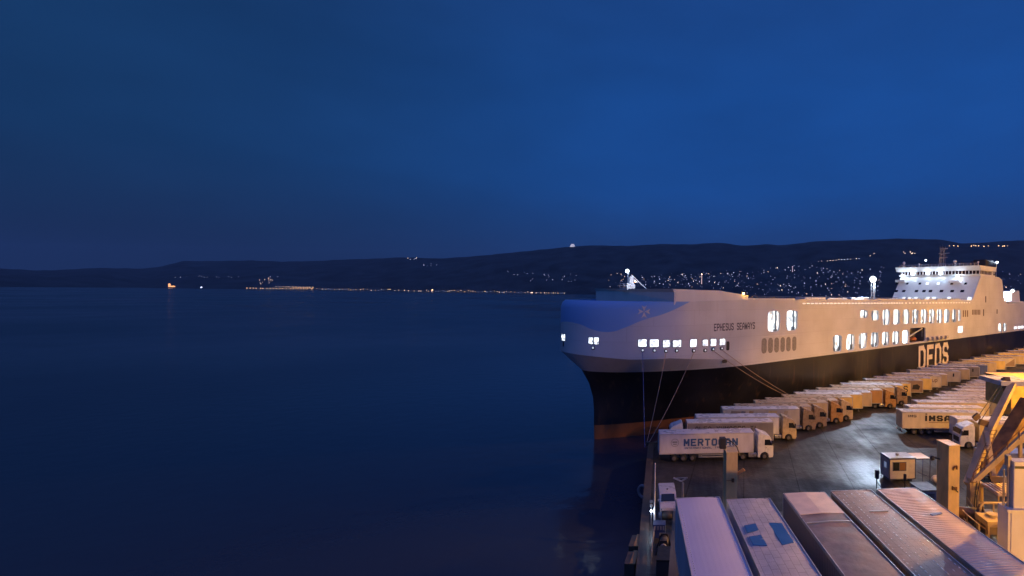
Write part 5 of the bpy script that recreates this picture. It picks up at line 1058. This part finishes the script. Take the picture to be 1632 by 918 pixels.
# lit castle
p = on_hill(273, 457.2); t = thing('castle', 'castle floodlit orange on the far shore at the left', 'castle', tuple(p)); ks = p.y/6500
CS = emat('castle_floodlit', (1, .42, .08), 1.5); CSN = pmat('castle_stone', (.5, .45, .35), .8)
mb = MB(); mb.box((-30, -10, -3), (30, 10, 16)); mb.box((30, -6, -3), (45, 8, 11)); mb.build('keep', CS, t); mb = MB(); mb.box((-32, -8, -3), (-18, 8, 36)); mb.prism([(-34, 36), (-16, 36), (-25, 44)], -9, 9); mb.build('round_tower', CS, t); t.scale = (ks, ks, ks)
for x in (-12, 4, 20): MB().box((x, -10.6, 4), (x+4, -10.02, 10)).build('window', emat('castle_window', (1, .7, .3), 1.6), t)
# lighthouse like tower in the town
def tall(px, pyb, h, label, name, cat, col, st, wd=5):
    p = on_hill(px, pyb); t = thing(name, label, cat, tuple(p)); k = p.y/6500; t.scale = (k, k, k)
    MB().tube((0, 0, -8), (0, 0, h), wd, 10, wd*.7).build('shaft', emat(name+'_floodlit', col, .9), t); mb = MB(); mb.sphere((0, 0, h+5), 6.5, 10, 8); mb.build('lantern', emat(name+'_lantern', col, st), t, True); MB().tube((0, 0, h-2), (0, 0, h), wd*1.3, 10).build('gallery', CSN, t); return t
tall(1118, 453, 118, 'slim floodlit lighthouse with glowing lantern in the town', 'lighthouse', 'lighthouse', (1, .66, .5), 7)
tall(1262.5, 434, 66, 'short lit pinkish tower high among the town houses', 'lit_tower', 'tower', (.9, .62, .7), 1.0, 4)
# pale temple like church on the ridge
p = on_hill(911.5, 395.3); p = T(911.5, 1); t = thing('hilltop_church', 'pale triangular church standing alone on the ridge', 'church', tuple(p)); k = p.y/6500
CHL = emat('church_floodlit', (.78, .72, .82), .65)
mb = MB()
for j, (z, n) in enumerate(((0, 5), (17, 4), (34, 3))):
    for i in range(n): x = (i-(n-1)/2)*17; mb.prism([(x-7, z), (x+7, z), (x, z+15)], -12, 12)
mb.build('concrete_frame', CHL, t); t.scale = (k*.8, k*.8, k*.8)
# houses
def house(px, py, i, sc, group, label): 
    p = on_hill(px, py); o = bpy.data.objects.new('house', HM[i]); COL.objects.link(o); o.location = p; k = sc*p.y/6500; o.scale = (k, k, k); o.rotation_euler = (0, 0, random.uniform(-.5, .5)); tag(o, label, 'house', group)
TOWN = [(1000, 442), (1060, 439), (1120, 436), (1200, 432), (1260, 424), (1290, 421), (1330, 432), (1400, 428), (1440, 432), (1632, 436)]
SHIPTOP = [(917, 456), (1080, 459), (1180, 462), (1190, 470), (1400, 474), (1411, 415), (1595, 415), (1600, 470), (1632, 473)]
cnt = 0; random.seed(9)
GH = 'lit houses of the town on the slope'; LH = 'small house with lit windows among the town lights on the slope'
while cnt < 210:
    px = 1000+random.random()**.8*632; top = interp(TOWN, px); bot = interp(SHIPTOP, px)-.5
    if 1408 < px < 1596 or bot < top: continue
    py = top+(bot-top)*random.random()**1.15
    if px > 1596 and random.random() < .8: continue
    hk = random.choice([0, 0, 2, 2, 3, 3, 1, 4]); kd = {0: 'pale lit house', 2: 'bluish lit house', 3: 'tall pale block', 1: 'tall warm block', 4: 'orange lit house'}[hk]
    zn = 'left of the lighthouse' if px < 1108 else 'just right of the lighthouse' if px < 1180 else 'above the deck lamp' if px < 1245 else 'around the pinkish tower' if px < 1300 else 'below the climbing lamps' if px < 1372 else 'beside the ship lamp mast' if px < 1410 else 'behind the ship stern'
    zr = 'high on the slope' if py < top+(bot-top)*.35 else 'halfway up the slope' if py < top+(bot-top)*.7 else 'low on the slope'
    house(px, py, hk, random.uniform(.5, .95), GH+' '+zn, kd+', '+zr+', '+zn); cnt += 1
# scattered village lights elsewhere
def cluster(n, x0, x1, y0, y1, sc, gp, lb, kinds, slope=0):
    for _ in range(n):
        px = random.uniform(x0, x1); py = random.uniform(y0, y1)+slope*(px-x0); house(px, py, random.choice(kinds), random.uniform(.6, 1)*sc, gp, lb)
cluster(14, 270, 470, 440.5, 442.5, .6, 'village houses low on the left hills', 'faint lit house in the thin line above the left shore lights', [2, 3, 0])
cluster(12, 412, 434, 443, 453, .75, 'houses above the bright shore lights', 'lit house in the small cluster above the bright left shore lights', [0, 1, 4])
cluster(7, 648, 665, 411.5, 414.5, .9, 'hilltop village houses on the left ridge', 'lit house of the small village high on the ridge left of centre', [0, 1]); cluster(5, 672, 696, 421, 425, .8, 'houses below the hilltop village', 'lit house just below the ridge village left of centre', [2, 3])
cluster(26, 805, 925, 431, 451, .7, 'dim houses on the slope left of the bow', 'dim lit house on the slope left of the ship bow', [2, 2, 3, 0])
cluster(16, 965, 998, 436, 458, .75, 'warm houses beside the bow mast', 'warm lit house on the slope beside the bow mast', [1, 4, 0])
for i in range(16): px = 1304+i*4.6; far_lamp(px, 416.6-(px-1304)*.075+random.uniform(-.4, .4), random.choice([1, 2, 1]), random.uniform(.6, 1), 'lamps along the hill road', 'lamp in the short string climbing the hill above the town')
for px, py in ((1392, 404), (1386, 408), (1394, 409), (1383, 411)): far_lamp(px, py, 1, .9, 'lamps at the top of the hill road', 'pale lamp above the upper end of the hill road')
for px in (1512, 1519, 1525.5, 1547, 1551, 1554, 1558.5, 1567, 1574, 1590.5, 1597, 1599.5, 1604.5): far_lamp(px, 392.3+random.uniform(-1, .8), 0, random.uniform(.9, 1.5), 'orange lamps along the right ridge', 'orange lamp in the row along the ridge above the bridge')
for i in range(12): far_lamp(1438+random.uniform(0, 20), 403+random.uniform(-2.5, 2), 1, .8, 'pale lamps above the bridge', 'pale lamp in the tight cluster on the hill above the bridge')
for px, py in ((1595, 477), (1603, 458), (1609, 466)): far_lamp(px, py, 0, 1.5, 'orange lamps behind the stern', 'large orange lamp behind the stern of the ship')
# countless dim lights
mb = MB(); random.seed(33)
for _ in range(330):
    px = 980+random.random()*650; top = interp(TOWN, px)-2; bot = interp(SHIPTOP, px)
    if bot < top: continue
    p = on_hill(px, random.uniform(top, bot)); r_ = random.uniform(1.6, 3.4)*p.y/6500; mb.sphere(p+Vector((0, 0, 4)), r_, 5, 4)
tag(mb.build('town_lights', emat('town_dim', (.55, .55, .95), .9)), 'countless faint lights scattered over the town slope', None, 'faint town lights', 'stuff')
# ================================================================== sodium floodlight masts of the terminal
def light_mast(x, y, h, power, label, tgt, z0=2.5):
    t = thing('light_mast', label, 'light mast', (x, y, z0)); MB().tube((0, 0, 0), (0, 0, h), .35, 10, .18).build('mast', GREYM, t)
    MB().box((-2, -.3, h-.2), (2, .3, h)).build('crossarm', GREYM, t)
    for k in (-1.5, -.5, .5, 1.5): mb = MB(); mb.box((k-.35, -.9, h-.5), (k+.35, -.3, h)); o = mb.build('floodlight', FIX, t); MB().box((k-.3, -.85, h-.54), (k+.3, -.35, h-.503)).build('lens', BULBO, o)
    lamp('mast_lamp_light', (x, y-.6, z0+h-1.2), power, SODIUM, .9, 80 if tgt else None, tgt, blend=.6)
light_mast(72, 66, 30, 150000, 'terminal floodlight mast beside the foreground deck', (47, 98, -6))
light_mast(122, 118, 32, 200000, 'terminal floodlight mast beside the trailer block', None)
light_mast(162, 142, 30, 120000, 'terminal floodlight mast near the ship stern', None)
light_mast(30, 12, 7, 32000, 'short floodlight mast on the foreground deck', None, DZ)
light_mast(43, 44, 25, 110000, 'floodlight mast beside the hoist frame', (17, 34, 8))
# thin night haze over the bay
mhz = bpy.data.materials.new('haze'); mhz.use_nodes = True; tt = mhz.node_tree; tt.nodes.clear()
oo = tt.nodes.new('ShaderNodeOutputMaterial'); pv = tt.nodes.new('ShaderNodeVolumePrincipled'); tt.links.new(pv.outputs[0], oo.inputs['Volume'])
pv.inputs['Color'].default_value = (.8, .82, .9, 1); pv.inputs['Density'].default_value = 3e-5
tag(MB().box((-23000, -590, -3), (23000, 15900, 1250)).build('haze', mhz), 'thin even night haze over the bay', None, None, 'stuff')
lamp('mast_yard_lamp', (43, 43.4, 26.3), 95000, SODIUM, .6, 54, (14, 68, -11), blend=.35)
